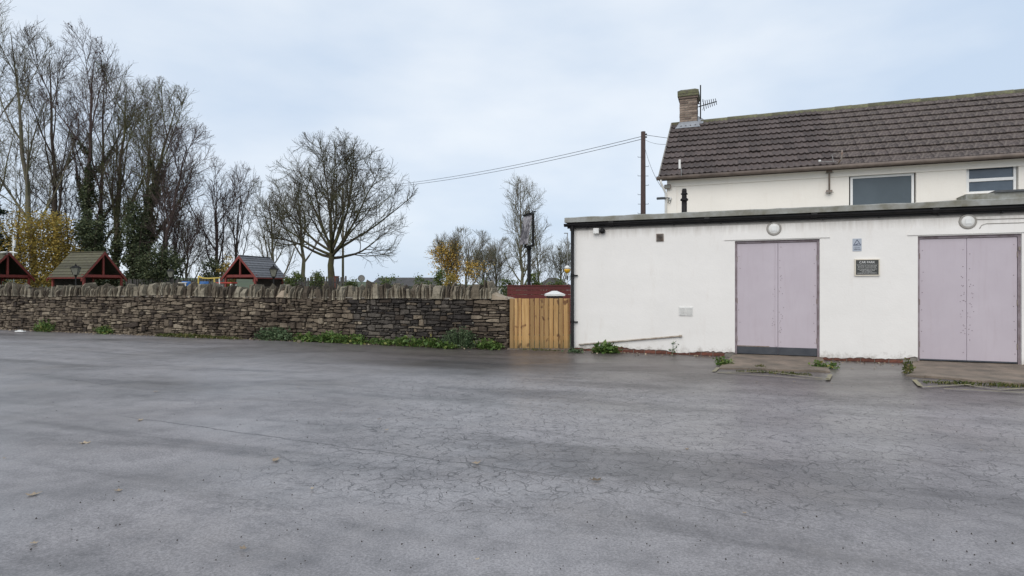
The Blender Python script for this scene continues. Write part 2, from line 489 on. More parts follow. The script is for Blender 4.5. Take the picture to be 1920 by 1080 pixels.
    c = mixc(t, math_(t, 'MULTIPLY', allc, .9), c, (.022, .021, .022))
    # small pits
    pit = ramp(t, noise(t, 26, 2, .5), [(.70, g(0)), (.76, g(.7))])
    c = mixc(t, math_(t, 'MULTIPLY', pit, ramp(t, noise(t, 1.3, 3), [(.42, g(0)), (.62, g(1))])), c, (.03, .028, .03))
    L.new(c, b.inputs['Base Color'])
    rg = ramp(t, noise(t, .55, 5, .62, stretch=(.6, 1.5, 1), dist=.7), [(.34, g(.32)), (.52, g(.42)), (.7, g(.55))])
    L.new(rg, b.inputs['Roughness'])
    b.inputs['Specular IOR Level'].default_value = .5
    b.inputs['Coat Roughness'].default_value = .36
    L.new(ramp(t, noise(t, .38, 5, .6, stretch=(.6, 1.6, 1), dist=.6), [(.36, g(.45)), (.60, g(.0))]), b.inputs['Coat Weight'])
    h = math_(t, 'SUBTRACT', math_(t, 'MULTIPLY', noise(t, 80, 3, .7), .35), math_(t, 'MULTIPLY', allc, 1.2))
    add_bump(t, b, h, .35, .008)
    return m
M['asphalt'] = asphalt()

# ------------------------------------------------------------------ mesh helpers
class MB:
    def __init__(s):
        s.v, s.f = [], []
    def quad(s, a, b, c, d):
        n = len(s.v); s.v += [a, b, c, d]; s.f.append((n, n + 1, n + 2, n + 3)); return s
    def poly(s, pts):
        n = len(s.v); s.v += list(pts); s.f.append(tuple(range(n, n + len(pts)))); return s
    def box(s, x0, x1, y0, y1, z0, z1, bev=0.0):
        if bev <= 0:
            n = len(s.v)
            s.v += [(x, y, z) for z in (z0, z1) for x, y in ((x0, y0), (x1, y0), (x1, y1), (x0, y1))]
            for f in ((0, 3, 2, 1), (4, 5, 6, 7), (0, 1, 5, 4), (1, 2, 6, 5), (2, 3, 7, 6), (3, 0, 4, 7)):
                s.f.append(tuple(n + i for i in f))
            return s
        c = bev
        n = len(s.v)
        idx = {}
        X, Y, Z = (x0, x1), (y0, y1), (z0, z1)
        for i in (0, 1):
            for j in (0, 1):
                for k in (0, 1):
                    sx, sy, sz = (1, -1)[i], (1, -1)[j], (1, -1)[k]
                    for ax in range(3):
                        p = [X[i] + sx * c, Y[j] + sy * c, Z[k] + sz * c]
                        p[ax] = (X[i], Y[j], Z[k])[ax]
                        idx[(i, j, k, ax)] = len(s.v)
                        s.v.append(tuple(p))
        I = idx
        for i in (0, 1):
            s.f.append((I[i, 0, 0, 0], I[i, 1, 0, 0], I[i, 1, 1, 0], I[i, 0, 1, 0]))
            s.f.append((I[0, i, 0, 1], I[1, i, 0, 1], I[1, i, 1, 1], I[0, i, 1, 1]))
            s.f.append((I[0, 0, i, 2], I[1, 0, i, 2], I[1, 1, i, 2], I[0, 1, i, 2]))
            for j in (0, 1):
                s.f.append((I[0, i, j, 1], I[1, i, j, 1], I[1, i, j, 2], I[0, i, j, 2]))
                s.f.append((I[i, 0, j, 0], I[i, 1, j, 0], I[i, 1, j, 2], I[i, 0, j, 2]))
                s.f.append((I[i, j, 0, 0], I[i, j, 1, 0], I[i, j, 1, 1], I[i, j, 0, 1]))
                for k in (0, 1):
                    s.f.append((I[i, j, k, 0], I[i, j, k, 1], I[i, j, k, 2]))
        return s
    def tube(s, pts, rads, k=8, cap=True):
        pts = [Vector(p) for p in pts]
        if not hasattr(rads, '__len__'):
            rads = [rads] * len(pts)
        n0 = len(s.v)
        ref = None
        for i, p in enumerate(pts):
            d = (pts[min(i + 1, len(pts) - 1)] - pts[max(i - 1, 0)])
            d = d.normalized() if d.length > 1e-9 else Vector((0, 0, 1))
            if ref is None:
                ref = Vector((1, 0, 0)) if abs(d.x) < .8 else Vector((0, 1, 0))
            a = (ref - d * ref.dot(d)).normalized()
            ref = a
            b = d.cross(a)
            for j in range(k):
                th = 2 * math.pi * j / k
                s.v.append(tuple(p + (a * math.cos(th) + b * math.sin(th)) * rads[i]))
        for i in range(len(pts) - 1):
            for j in range(k):
                a, b = n0 + i * k + j, n0 + i * k + (j + 1) % k
                s.f.append((a, b, b + k, a + k))
        if cap:
            s.f.append(tuple(n0 + j for j in reversed(range(k))))
            s.f.append(tuple(n0 + (len(pts) - 1) * k + j for j in range(k)))
        return s
    def lathe(s, prof, k=16, c=(0, 0, 0), axis='z'):
        n0 = len(s.v)
        for r, h in prof:
            for j in range(k):
                th = 2 * math.pi * j / k
                a, b = r * math.cos(th), r * math.sin(th)
                s.v.append((c[0] + a, c[1] + b, c[2] + h) if axis == 'z' else (c[0] + a, c[1] + h, c[2] + b))
        for i in range(len(prof) - 1):
            for j in range(k):
                a, b = n0 + i * k + j, n0 + i * k + (j + 1) % k
                s.f.append((a, b, b + k, a + k))
        s.f.append(tuple(n0 + j for j in range(k)))
        s.f.append(tuple(n0 + (len(prof) - 1) * k + j for j in range(k)))
        return s
    def mesh(s, name, m, smooth=False):
        me = bpy.data.meshes.new(name)
        me.from_pydata(s.v, [], s.f)
        if m:
            me.materials.append(M[m])
        me.update()
        if smooth:
            me.shade_smooth()
        return me
    def build(s, name, m, parent=None, smooth=False, fix=True):
        me = s.mesh(name, m, smooth)
        if fix:
            import bmesh
            bm = bmesh.new(); bm.from_mesh(me)
            bmesh.ops.recalc_face_normals(bm, faces=bm.faces)
            bm.to_mesh(me); bm.free()
        return link(name, me, parent)

def link(name, data, parent=None, loc=None, rz=None):
    o = bpy.data.objects.new(name, data)
    COL.objects.link(o)
    if parent:
        o.parent = parent
    if loc:
        o.location = loc
    if rz is not None:
        o.rotation_euler = (0, 0, rz)
    return o

def tag(o, label=None, cat=None, group=None, kind=None):
    for k, v in (('label', label), ('category', cat), ('group', group), ('kind', kind)):
        if v:
            o[k] = v
    return o

def thing(name, label, cat, loc=(0, 0, 0), rz=0.0, group=None):
    o = bpy.data.objects.new(name, None)
    o.empty_display_size = .1
    COL.objects.link(o)
    o.location = loc
    o.rotation_euler = (0, 0, rz)
    return tag(o, label, cat, group)

def np_object(name, V, Fq, m, parent=None, smooth=False):
    """V (n,3), Fq (m,k) all the same k"""
    me = bpy.data.meshes.new(name)
    V = np.asarray(V, np.float32); Fq = np.asarray(Fq, np.int32)
    k = Fq.shape[1]
    me.vertices.add(len(V)); me.vertices.foreach_set('co', V.ravel())
    me.loops.add(Fq.size); me.loops.foreach_set('vertex_index', Fq.ravel())
    me.polygons.add(len(Fq))
    me.polygons.foreach_set('loop_start', np.arange(0, Fq.size, k, dtype=np.int32))
    me.polygons.foreach_set('loop_total', np.full(len(Fq), k, np.int32))
    me.materials.append(M[m])
    me.update(calc_edges=True)
    if smooth:
        me.shade_smooth()
    return link(name, me, parent)

def text_mesh(name, body, size, m, parent, x, y, z, width=None):
    cu = bpy.data.curves.new(name, 'FONT')
    cu.body = body; cu.size = size; cu.align_x = 'CENTER'; cu.align_y = 'CENTER'
    cu.extrude = .0008
    tmp = bpy.data.objects.new(name, cu)
    COL.objects.link(tmp)
    dg = bpy.context.evaluated_depsgraph_get()
    me = bpy.data.meshes.new_from_object(tmp.evaluated_get(dg))
    bpy.data.objects.remove(tmp)
    me.materials.clear(); me.materials.append(M[m])
    sx = 1.0
    if width:
        xs = [v.co.x for v in me.vertices]
        sx = width / (max(xs) - min(xs))
    for v in me.vertices:
        v.co = (v.co.x * sx + x, -v.co.z + y, v.co.y + z)
    o = link(name, me, parent)
    return o

# ------------------------------------------------------------------ ground
tag(MB().quad((-400, -60, -.03), (400, -60, -.03), (400, 500, -.03), (-400, 500, -.03)).build('ground', 'grass'), kind='structure')
EXT = (1.27, 12.69, 0.0)        # left front corner of the flat-roofed extension
WALL = (-0.117, 12.92, 0.0)     # right end of the stone wall
def wl(s, d):
    return (WALL[0] + UX * s + NX * d, WALL[1] + UY * s + NY * d)
# the car park sheet: gently uneven, ends under the wall and the building
def car_park():
    nx, ny = 150, 90
    S = np.linspace(-30, 26, nx); D = np.linspace(-34, .25, ny)
    ss, dd = np.meshgrid(S, D)
    X = WALL[0] + UX * ss + NX * dd; Y = WALL[1] + UY * ss + NY * dd
    Z = .006 * np.sin(ss * .9 + dd * .5) + .005 * np.sin(dd * 1.3 - ss * .4) - .006
    Z += .012 * np.clip((dd + .5) / .6, 0, 1)
    V = np.stack([X, Y, Z], -1).reshape(-1, 3)
    i = np.arange(nx - 1)[None, :] + np.arange(ny - 1)[:, None] * nx
    i = i.ravel()
    o = np_object('car_park', V, np.stack([i, i + 1, i + nx + 1, i + nx], -1), 'asphalt', smooth=True)
    tag(o, kind='structure')
car_park()
# far low rise closing the view
def hills():
    m = MB()
    pts = [(-300, 5), (-150, 6), (-60, 4), (0, 2.4), (60, 3.0), (150, 6), (300, 8)]
    for (x0, h0), (x1, h1) in zip(pts[:-1], pts[1:]):
        m.quad((x0, 150, -.05), (x1, 150, -.05), (x1, 260, h1), (x0, 260, h0))
        m.quad((x0, 260, h0), (x1, 260, h1), (x1, 420, h1 * .8), (x0, 420, h0 * .8))
    tag(m.build('hills', 'hill'), kind='structure')
hills()

# ------------------------------------------------------------------ extension
def extension():
    rng = random.Random(5)
    R = thing('flat_roofed_extension', 'white rendered flat roofed extension with two pairs of lilac doors', 'building', EXT, ANG)
    px = lambda x, y, d=0: on_plane(x, y, EXT, d)
    LEN, DEP, TOP = 12.5, 5.0, 2.66
    d1a, d1b = px(1378, 500)[0], px(1537, 500)[0]
    d1t = px(1378, 452)[1]
    d2a, d2b = px(1721, 500)[0], px(1916, 500)[0]
    d2t = px(1721, 443)[1]
    BT = .085                                   # lower edge of the render, brick shows below
    ops = [(d1a, d1b, d1t), (d2a, d2b, d2t)]
    m = MB()
    xs = sorted({0, LEN, d1a, d1b, d2a, d2b})
    for a, b in zip(xs[:-1], xs[1:]):
        op = next((o for o in ops if abs(o[0] - a) < 1e-6), None)
        if op:
            m.quad((a, 0, op[2]), (b, 0, op[2]), (b, 0, TOP), (a, 0, TOP))
            m.quad((a, 0, op[2]), (b, 0, op[2]), (b, .22, op[2]), (a, .22, op[2]))
            m.quad((a, 0, 0), (a, .22, 0), (a, .22, op[2]), (a, 0, op[2]))
            m.quad((b, 0, 0), (b, .22, 0), (b, .22, op[2]), (b, 0, op[2]))
            continue
        n = max(2, int((b - a) / .05))
        prev = None
        for i in range(n + 1):
            x = a + (b - a) * i / n
            drop = .03 * math.sin(x * 2.1) + .014 * math.sin(x * 7 + 1) + rng.uniform(-.012, .012)
            zb = BT + drop - (.05 if x < .5 else 0)
            cur = (x, zb)
            if prev:
                m.quad((prev[0], 0, prev[1]), (x, 0, zb), (x, 0, TOP), (prev[0], 0, TOP))
                m.quad((prev[0], 0, prev[1]), (x, 0, zb), (x, .03, zb), (prev[0], .03, prev[1]))
            prev = cur
    m.quad((0, 0, .05), (0, DEP, .05), (0, DEP, TOP), (0, 0, TOP))
    m.quad((LEN, 0, .05), (LEN, DEP, .05), (LEN, DEP, TOP), (LEN, 0, TOP))
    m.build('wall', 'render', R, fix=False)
    # backing so nothing is seen through
    MB().box(.03, LEN - .03, .225, .30, 0, TOP - .02).build('inner_wall', 'mortar', R)
    # brick plinth, one mesh per brick
    bm = MB().box(0, .213, 0, .08, 0, .062, .005).mesh('brick', 'brick')
    pl = MB()
    for a, b in ((0, d1a), (d1b, d2a), (d2b, LEN)):
        pl.box(a + .002, b - .002, .022, .2, -.05, .16)
        x = a + .004
        while x + .225 < b:
            for row in (0, 1):
                if x + .225 + row * .11 < b:
                    o = link('brick', bm, R, (x + row * .11, .012 + rng.uniform(-.003, .003), .0 + row * .074))
            x += .224
    pl.build('plinth_mortar', 'mortar', R)
    # rendered lintels standing a little proud with splayed ends
    for a, b, t, xl, xr in ((d1a, d1b, d1t, 1358, 1556), (d2a, d2b, d2t, 1701, 1935)):
        sl_, sr_ = px(xl, 450)[0], px(xr, 450)[0]
        z0, z1 = t + .02, TOP - .10
        m = MB()
        f = [(sl_, -.018, z0), (sr_, -.018, z0), (sr_ - .12, -.008, z1), (sl_ + .12, -.008, z1)]
        bk = [(p[0], .01, p[2]) for p in f]
        m.poly(f)
        for i in range(4):
            j = (i + 1) % 4
            m.quad(f[i], f[j], bk[j], bk[i])
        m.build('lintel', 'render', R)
    # flat roof, felt kerb, fascia, gutter
    MB().box(-.05, LEN, -.05, DEP, TOP, TOP + .13).build('roof_deck', 'dark_grey', R)
    zt = px(1065, 408, -.14)[1]
    m = MB()
    n = 60
    rr = [rng.uniform(-.008, .008) for _ in range(n + 1)]
    for i in range(n):
        a, b = -.10 + (LEN + .1) * i / n, -.10 + (LEN + .1) * (i + 1) / n
        z0, z1 = zt + rr[i], zt + rr[i + 1]
        y0, y1 = -.145 + rr[i] * .6, -.145 + rr[i + 1] * .6
        m.quad((a, y0, zt - .105), (b, y1, zt - .105), (b, y1, z1 - .01), (a, y0, z0 - .01))
        m.quad((a, y0, z0 - .01), (b, y1, z1 - .01), (b, y1 + .03, z1 + .005), (a, y0 + .03, z0 + .005))
        m.quad((a, y0 + .03, z0 + .005), (b, y1 + .03, z1 + .005), (b, .35, z1 - .03), (a, .35, z0 - .03))
        m.quad((a, y0, zt - .105), (b, y1, zt - .105), (b, -.05, zt - .105), (a, -.05, zt - .105))
    m.quad((-.10, -.145, zt - .105), (-.10, .35, zt - .105), (-.10, .35, zt - .03), (-.10, -.145, zt - .005))
    m.build('felt_kerb', 'felt', R, fix=False)
    MB().box(-.10, LEN, .352, DEP, zt - .10, zt - .035).build('felt_roof', 'felt', R)
    MB().box(-.06, LEN, -.06, .0, zt - .225, zt - .108).build('fascia', 'black_plastic', R)
    MB().box(-.02, LEN, -.004, .02, TOP - .075, TOP + .01).build('soffit_strip', 'lamp_rim', R)
    gm = MB()
    prof = [(-.068 + .056 * math.cos(t), zt - .135 + .058 * math.sin(t)) for t in [math.pi * (1 + i / 8) for i in range(9)]]
    prof = [(y - .002, z) for y, z in prof]
    k = len(prof)
    for x in (-.12, LEN):
        gm.v += [(x, y - .012, z) for y, z in prof] + [(x, y + (.008 if i > 4 else -.006 if i < 4 else 0) * -1 - .012, z + .006) for i, (y, z) in enumerate(prof)]
    for i in range(k - 1):
        gm.f.append((i, i + 1, 2 * k + i + 1, 2 * k + i))
        gm.f.append((k + i, k + i + 1, 3 * k + i + 1, 3 * k + i))
    gm.f.append(tuple(range(k)))
    gm.build('gutter', 'black_plastic', R, fix=False)
    for i in range(11):
        x = .35 + i * .9
        MB().box(x, x + .03, -.075, .0, zt - .235, zt - .2).build('gutter_bracket', 'black_plastic', R)
    for i in range(6):
        x = .9 + i * 1.9
        MB().tube([(x - .05, -.082, zt - .142), (x + .05, -.082, zt - .142)], .063, 10).build('gutter_joint', 'black_plastic', R)
    # downpipe at the left corner
    dp = MB().tube([(.06, -.085, zt - .17), (.06, -.085, .10), (.06, -.10, .05), (.06, -.16, .02)], .036, 12).build('downpipe', 'black_plastic', R, True)
    for z in (.62, 1.62):
        MB().tube([(.06, -.085, z - .025), (.06, -.085, z + .025)], .043, 12).box(.02, .16, -.05, -.002, z - .012, z + .012).build('pipe_clip', 'black_plastic', dp)
    # doors
    for di, (a, b, t, mid) in enumerate(((d1a, d1b, d1t, px(1459, 500)[0]), (d2a, d2b, d2t, px(1815, 500)[0]))):
        fr = MB()
        fw = .035
        fr.box(a, a + fw, .045, .16, .05, t - .003)
        fr.box(b - fw, b, .045, .16, .05, t - .003)
        fr.box(a + fw, b - fw, .045, .16, t - .045, t - .003)
        fr.build('door_frame', 'frame_lilac', R)
        zk = .21 if di == 0 else .125
        for li, (x0, x1) in enumerate(((a + fw + .004, mid - .002), (mid + .002, b - fw - .004))):
            z0 = .075
            lf = MB().box(x0, x1, .062, .11, z0, t - .052, .004).build('door_leaf', 'lilac', R)
            # kick board: tarred sheet (left pair) or worn black rail (right pair)
            MB().box(x0 + .002, x1 - .002, .052, .0615, z0 - .012, zk - (.0 if di == 0 else .035) , .003).build('kick_plate', 'bitumen', lf)
            sc = MB()
            for e in (x0 + .045, x1 - .045):
                z = zk + .1
                while z < t - .1:
                    if rng.random() < .7:
                        sc.lathe([(.008, 0), (.006, -.005)], 8, (e + rng.uniform(-.014, .014), .0618, z), 'y')
                    z += rng.uniform(.14, .27)
            near_mid = x1 if li == 0 else x0
            for _ in range(16):
                z = rng.uniform(.5, 1.6)
                sc.lathe([(.008, 0), (.006, -.004)], 6, (near_mid + (-1 if li == 0 else 1) * rng.uniform(.012, .10), .0618, z), 'y')
            o = sc.build('screw_heads', 'frame_lilac', lf)
            o['kind'] = 'stuff'
            for hz in (.35, 1.1, t - .35):
                hx = x0 - .002 if li == 0 else x1 + .002
                MB().tube([(hx, .058, hz - .05), (hx, .058, hz + .05)], .011, 8).build('hinge', 'rust_steel', lf)
        if di == 0:
            MB().box(mid - .05, mid - .004, .052, .0615, zk + .01, t - .06, .003).build('cover_strip', 'lilac', R)
            MB().box(a + fw, mid - .15, .050, .0605, zk - .004, zk + .014).build('weather_bar', 'rust_steel', R)
        else:
            MB().box(b - .03, b - .004, .03, .047, t - .28, t - .22).build('latch_plate', 'rust_steel', R)
        MB().box(a, b, -.02, .2, -.03, .052).build('threshold', 'concrete', R)
    # brown extract vent
    s, z = px(1237.5, 445.5)
    v = MB().box(s - .075, s + .075, -.022, .004, z - .08, z + .08, .006).build('wall_vent', 'rust_steel', R)
    for i in range(5):
        MB().box(s - .055, s + .055, -.034, -.0225, z - .06 + i * .027, z - .048 + i * .027).build('slat', 'dark_board', v)
    # white louvred vent low down
    s, z = px(1286, 583.5)
    v = MB().box(s - .14, s + .14, -.010, .004, z - .095, z + .095, .004).build('louvre_vent', 'white_plastic', R)
    for i in range(7):
        for sx in (-.066, .066):
            zz = z - .072 + i * .024
            m = MB()
            m.quad((s + sx - .056, -.013, zz), (s + sx + .056, -.013, zz), (s + sx + .056, -.026, zz - .010), (s + sx - .056, -.026, zz - .010))
            m.quad((s + sx - .056, -.026, zz - .010), (s + sx + .056, -.026, zz - .010), (s + sx + .056, -.0105, zz - .013), (s + sx - .056, -.0105, zz - .013))
            m.build('louvre', 'white_plastic', v)
    # sloping waste pipe boxed in render
    (sa, za), (sb, zb) = px(1086, 646), px(1278, 630)
    MB().tube([(sa, -.03, za), (sb - .02, -.03, zb), (sb, -.03, zb)], .017, 10).tube([(sb - .045, -.03, zb - .001), (sb + .01, -.03, zb + .001)], .025, 10).build('waste_pipe', 'pipe_paint', R, True)
    # conduit from the right lamp
    (s0, z0), (s1, z1) = px(1828, 412), px(1999, 407)
    MB().tube([(s0, -.015, z0), (s1, -.015, z1)], .0065, 8).build('conduit', 'lamp_rim', R, True)
    (s2, z2) = px(1836, 429)
    MB().tube([(s2, -.015, z2), (s2 + .03, -.016, z2 + .06), (s2 + .10, -.016, z0 - .075), (s1, -.016, z1 - .075)], .0065, 8).build('conduit', 'lamp_rim', R, True)
    # old canopy on the side wall
    z = zat(462, 14.6)
    MB().box(-.30, 0, 1.6, 2.9, z - .04, z + .03).build('side_canopy', 'white_paint', R)
    MB().box(-.27, 0, 1.63, 2.87, z - .10, z - .041).build('canopy_board', 'dark_board', R)
    return R, px, (d1a, d1b, d2a, d2b)
EXTR, ex_px, DOORS = extension()

# ------------------------------------------------------------------ concrete aprons before the doors
def apron(name, label, pts, back_z, front_z, seed, cracks=()):
    """pts: outline in photo pixels on the ground, back edge first (two points), then front edge right to left"""
    rng = random.Random(seed)
    G = [on_ground(*p) for p in pts]
    nb = 14
    BL, BR, FR, FL = G
    rows = 7
    m = MB()
    grid = []
    for j in range(rows + 1):
        v = j / rows
        row = []
        for i in range(nb + 1):
            u = i / nb
            X = (BL[0] * (1 - u) + BR[0] * u) * (1 - v) + (FL[0] * (1 - u) + FR[0] * u) * v
            Y = (BL[1] * (1 - u) + BR[1] * u) * (1 - v) + (FL[1] * (1 - u) + FR[1] * u) * v
            if j == rows:
                X += rng.uniform(-.05, .05); Y += rng.uniform(-.10, .08)
            z = back_z * (1 - v) + front_z * v + rng.uniform(-.004, .004)
            if i in (0, nb):
                z -= .012
            row.append((X, Y, z))
        grid.append(row)
    for j in range(rows):
        for i in range(nb):
            m.quad(grid[j][i], grid[j][i + 1], grid[j + 1][i + 1], grid[j + 1][i])
    for i in range(nb):
        a, b = grid[rows][i], grid[rows][i + 1]
        m.quad(a, b, (b[0], b[1], -.05), (a[0], a[1], -.05))
    for j in range(rows):
        for i in (0, nb):
            a, b = grid[j][i], grid[j + 1][i]
            m.quad(a, b, (b[0], b[1], -.05), (a[0], a[1], -.05))
    o = m.build(name, 'concrete', fix=True)
    return tag(o, label, 'apron')
apron('concrete_apron', 'weathered brown concrete apron before the lilac doors nearer the wooden gate', [(1374, 669), (1542, 674), (1556, 697), (1347, 691)], .048, .022, 3)
apron('concrete_apron', 'cracked concrete apron before the lilac doors right of the car park sign', [(1712, 681), (1960, 690), (1985, 727), (1706, 706)], .05, .028, 8)

def stripe(name, label, pixel_lines, mat='yellow_line'):
    m = MB()
    for x0, y0, x1, y1, wd in pixel_lines:
        a, b = Vector(on_ground(x0, y0)), Vector(on_ground(x1, y1))
        d = (b - a).normalized()
        s = Vector((-d.y, d.x, 0)) * wd / 2
        n = max(1, int((b - a).length / .3))
        for i in range(n):
            p, q = a.lerp(b, i / n), a.lerp(b, (i + 1) / n)
            z = Vector((0, 0, .012))
            m.quad(tuple(p - s + z), tuple(q - s + z), tuple(q + s + z), tuple(p + s + z))
    return tag(m.build(name, mat), label, 'road marking', 'worn yellow hatching before the doors')
stripe('yellow_marking', 'worn thin yellow box lines before the doors nearer the gate', [(1338, 698, 1347, 690, .06), (1345, 699.5, 1448, 698, .045), (1448, 699, 1555, 712, .045), (1360, 701, 1470, 707.5, .03), (1470, 708, 1556, 714, .03), (1552, 713, 1557, 703, .06)])
stripe('yellow_marking', 'worn thin yellow crossed lines before the right hand doors', [(1714, 713, 1726, 725, .06), (1728, 727, 1830, 721.5, .045), (1770, 730, 1960, 739.5, .045), (1812, 723, 1870, 731, .04), (1870, 731.5, 1960, 728, .045), (1716, 712, 1800, 719, .03)])

# ------------------------------------------------------------------ things fixed to the extension front
def bulkhead(x, y, label):
    s, z = ex_px(x, y)
    P = (EXT[0] + UX * s, EXT[1] + UY * s, z)
    L = thing('bulkhead_light', label, 'wall light', P, ANG, 'round lights over the doors')
    MB().lathe([(.128, .004), (.134, -.010), (.130, -.026), (.118, -.034), (.104, -.030)], 24, axis='y').build('rim', 'lamp_rim', L, True)
    MB().lathe([(.104, -.026), (.09, -.036), (.06, -.042), (.03, -.045)], 24, axis='y').build('diffuser', 'white_plastic', L, True)
    MB().box(-.045, .045, -.052, -.0455, -.045, .045, .003).build('centre_plate', 'white_paint', L)
bulkhead(1451, 429, 'round white bulkhead light over the lilac doors nearer the gate')
bulkhead(1814, 415.5, 'round white bulkhead light with conduit over the right hand doors')

def floodlight():
    s, z = ex_px(1120, 434)
    L = thing('security_light', 'white box security light with black sensor under the gutter', 'wall light', (EXT[0] + UX * s, EXT[1] + UY * s, z), ANG)
    MB().box(-.075, .05, -.09, .002, -.055, .065, .01).build('lamp_housing', 'white_plastic', L)
    MB().lathe([(.02, .0), (.052, -.005), (.058, -.04), (.045, -.075), (.015, -.088)], 14, (.125, -.03, 0), 'y').build('sensor_head', 'black_plastic', L, True)
    MB().box(.05, .12, -.05, -.01, -.018, .018).build('sensor_arm', 'black_plastic', L)
floodlight()

def car_park_sign():
    (a, zt), (b, zb) = ex_px(1602, 486), ex_px(1649, 517)
    s, z = (a + b) / 2, (zt + zb) / 2
    W, H = (b - a), zt - zb
    L = thing('car_park_sign', 'black framed notice headed CAR PARK with small white lettering', 'sign', (EXT[0] + UX * s, EXT[1] + UY * s, z), ANG)
    MB().box(-W / 2 + .012, W / 2 - .012, -.018, .002, -H / 2 + .012, H / 2 - .012).build('panel', 'sign_black', L)
    fr = MB()
    for x0, x1, z0, z1 in ((-W / 2, W / 2, H / 2 - .018, H / 2), (-W / 2, W / 2, -H / 2, -H / 2 + .018), (-W / 2, -W / 2 + .018, -H / 2 + .019, H / 2 - .019), (W / 2 - .018, W / 2, -H / 2 + .019, H / 2 - .019)):
        fr.box(x0, x1, -.030, .001, z0, z1)
    fr.build('frame', 'sign_cream', L)
    text_mesh('heading', 'CAR PARK', .055, 'white_paint', L, 0, -.0195, H * .30, W * .62)
    MB().box(-W * .42, W * .42, -.0192, -.0175, H * .175, H * .183).build('rule', 'sign_text', L)
    for i, (tx, zz, ww) in enumerate((('THE USERS OF THIS CAR PARK', .09, .80), ('DO SO AT THEIR OWN RISK', .01, .72), ('THE MANAGEMENT WILL NOT', -.105, .78), ('ACCEPT LIABILITY FOR', -.185, .60), ('ANY ACCIDENTS', -.265, .42), ('DAMAGE OR LOST PROPERTY', -.345, .76))):
        text_mesh('text_line', tx, .024, 'sign_text', L, 0, -.0195, H * zz, W * ww)
car_park_sign()

def cctv_sign():
    (a, zt), (b, zb) = ex_px(1598.5, 447.5), ex_px(1615.5, 471)
    s, z = (a + b) / 2, (zt + zb) / 2
    W, H = b - a, zt - zb
    L = thing('cctv_sign', 'small grey camera warning sign with blue triangle above the car park notice', 'sign', (EXT[0] + UX * s, EXT[1] + UY * s, z), ANG)
    MB().box(-W / 2, W / 2, -.006, .002, -H / 2, H / 2, .002).build('plate', 'cctv_grey', L)
    tri = lambda r, cz, y: [(r * math.sin(t), y, cz + r * math.cos(t)) for t in (0, 2 * math.pi / 3, 4 * math.pi / 3)]
    cz = H * .12
    o3, i3 = tri(W * .52, cz, -.0072), tri(W * .38, cz, -.0072)
    m = MB()
    for i in range(3):
        j = (i + 1) % 3
        m.quad(o3[i], o3[j], i3[j], i3[i])
    m.build('triangle', 'cctv_blue', L)
    m = MB().poly([(-W * .22, -.0074, cz - W * .14), (W * .14, -.0074, cz + W * .02), (W * .17, -.0074, cz - W * .06), (-W * .10, -.0074, cz - W * .19)])
    m.poly([(-W * .26, -.0074, cz - W * .19), (-W * .20, -.0074, cz - W * .19), (-W * .20, -.0074, cz - W * .12), (-W * .26, -.0074, cz - W * .15)])
    m.build('camera_symbol', 'cctv_blue', L)
    text_mesh('text_line', 'CCTV IN', .03, 'cctv_blue', L, 0, -.0075, -H * .22, W * .55)
    text_mesh('text_line', 'OPERATION', .03, 'cctv_blue', L, 0, -.0075, -H * .36, W * .72)
cctv_sign()

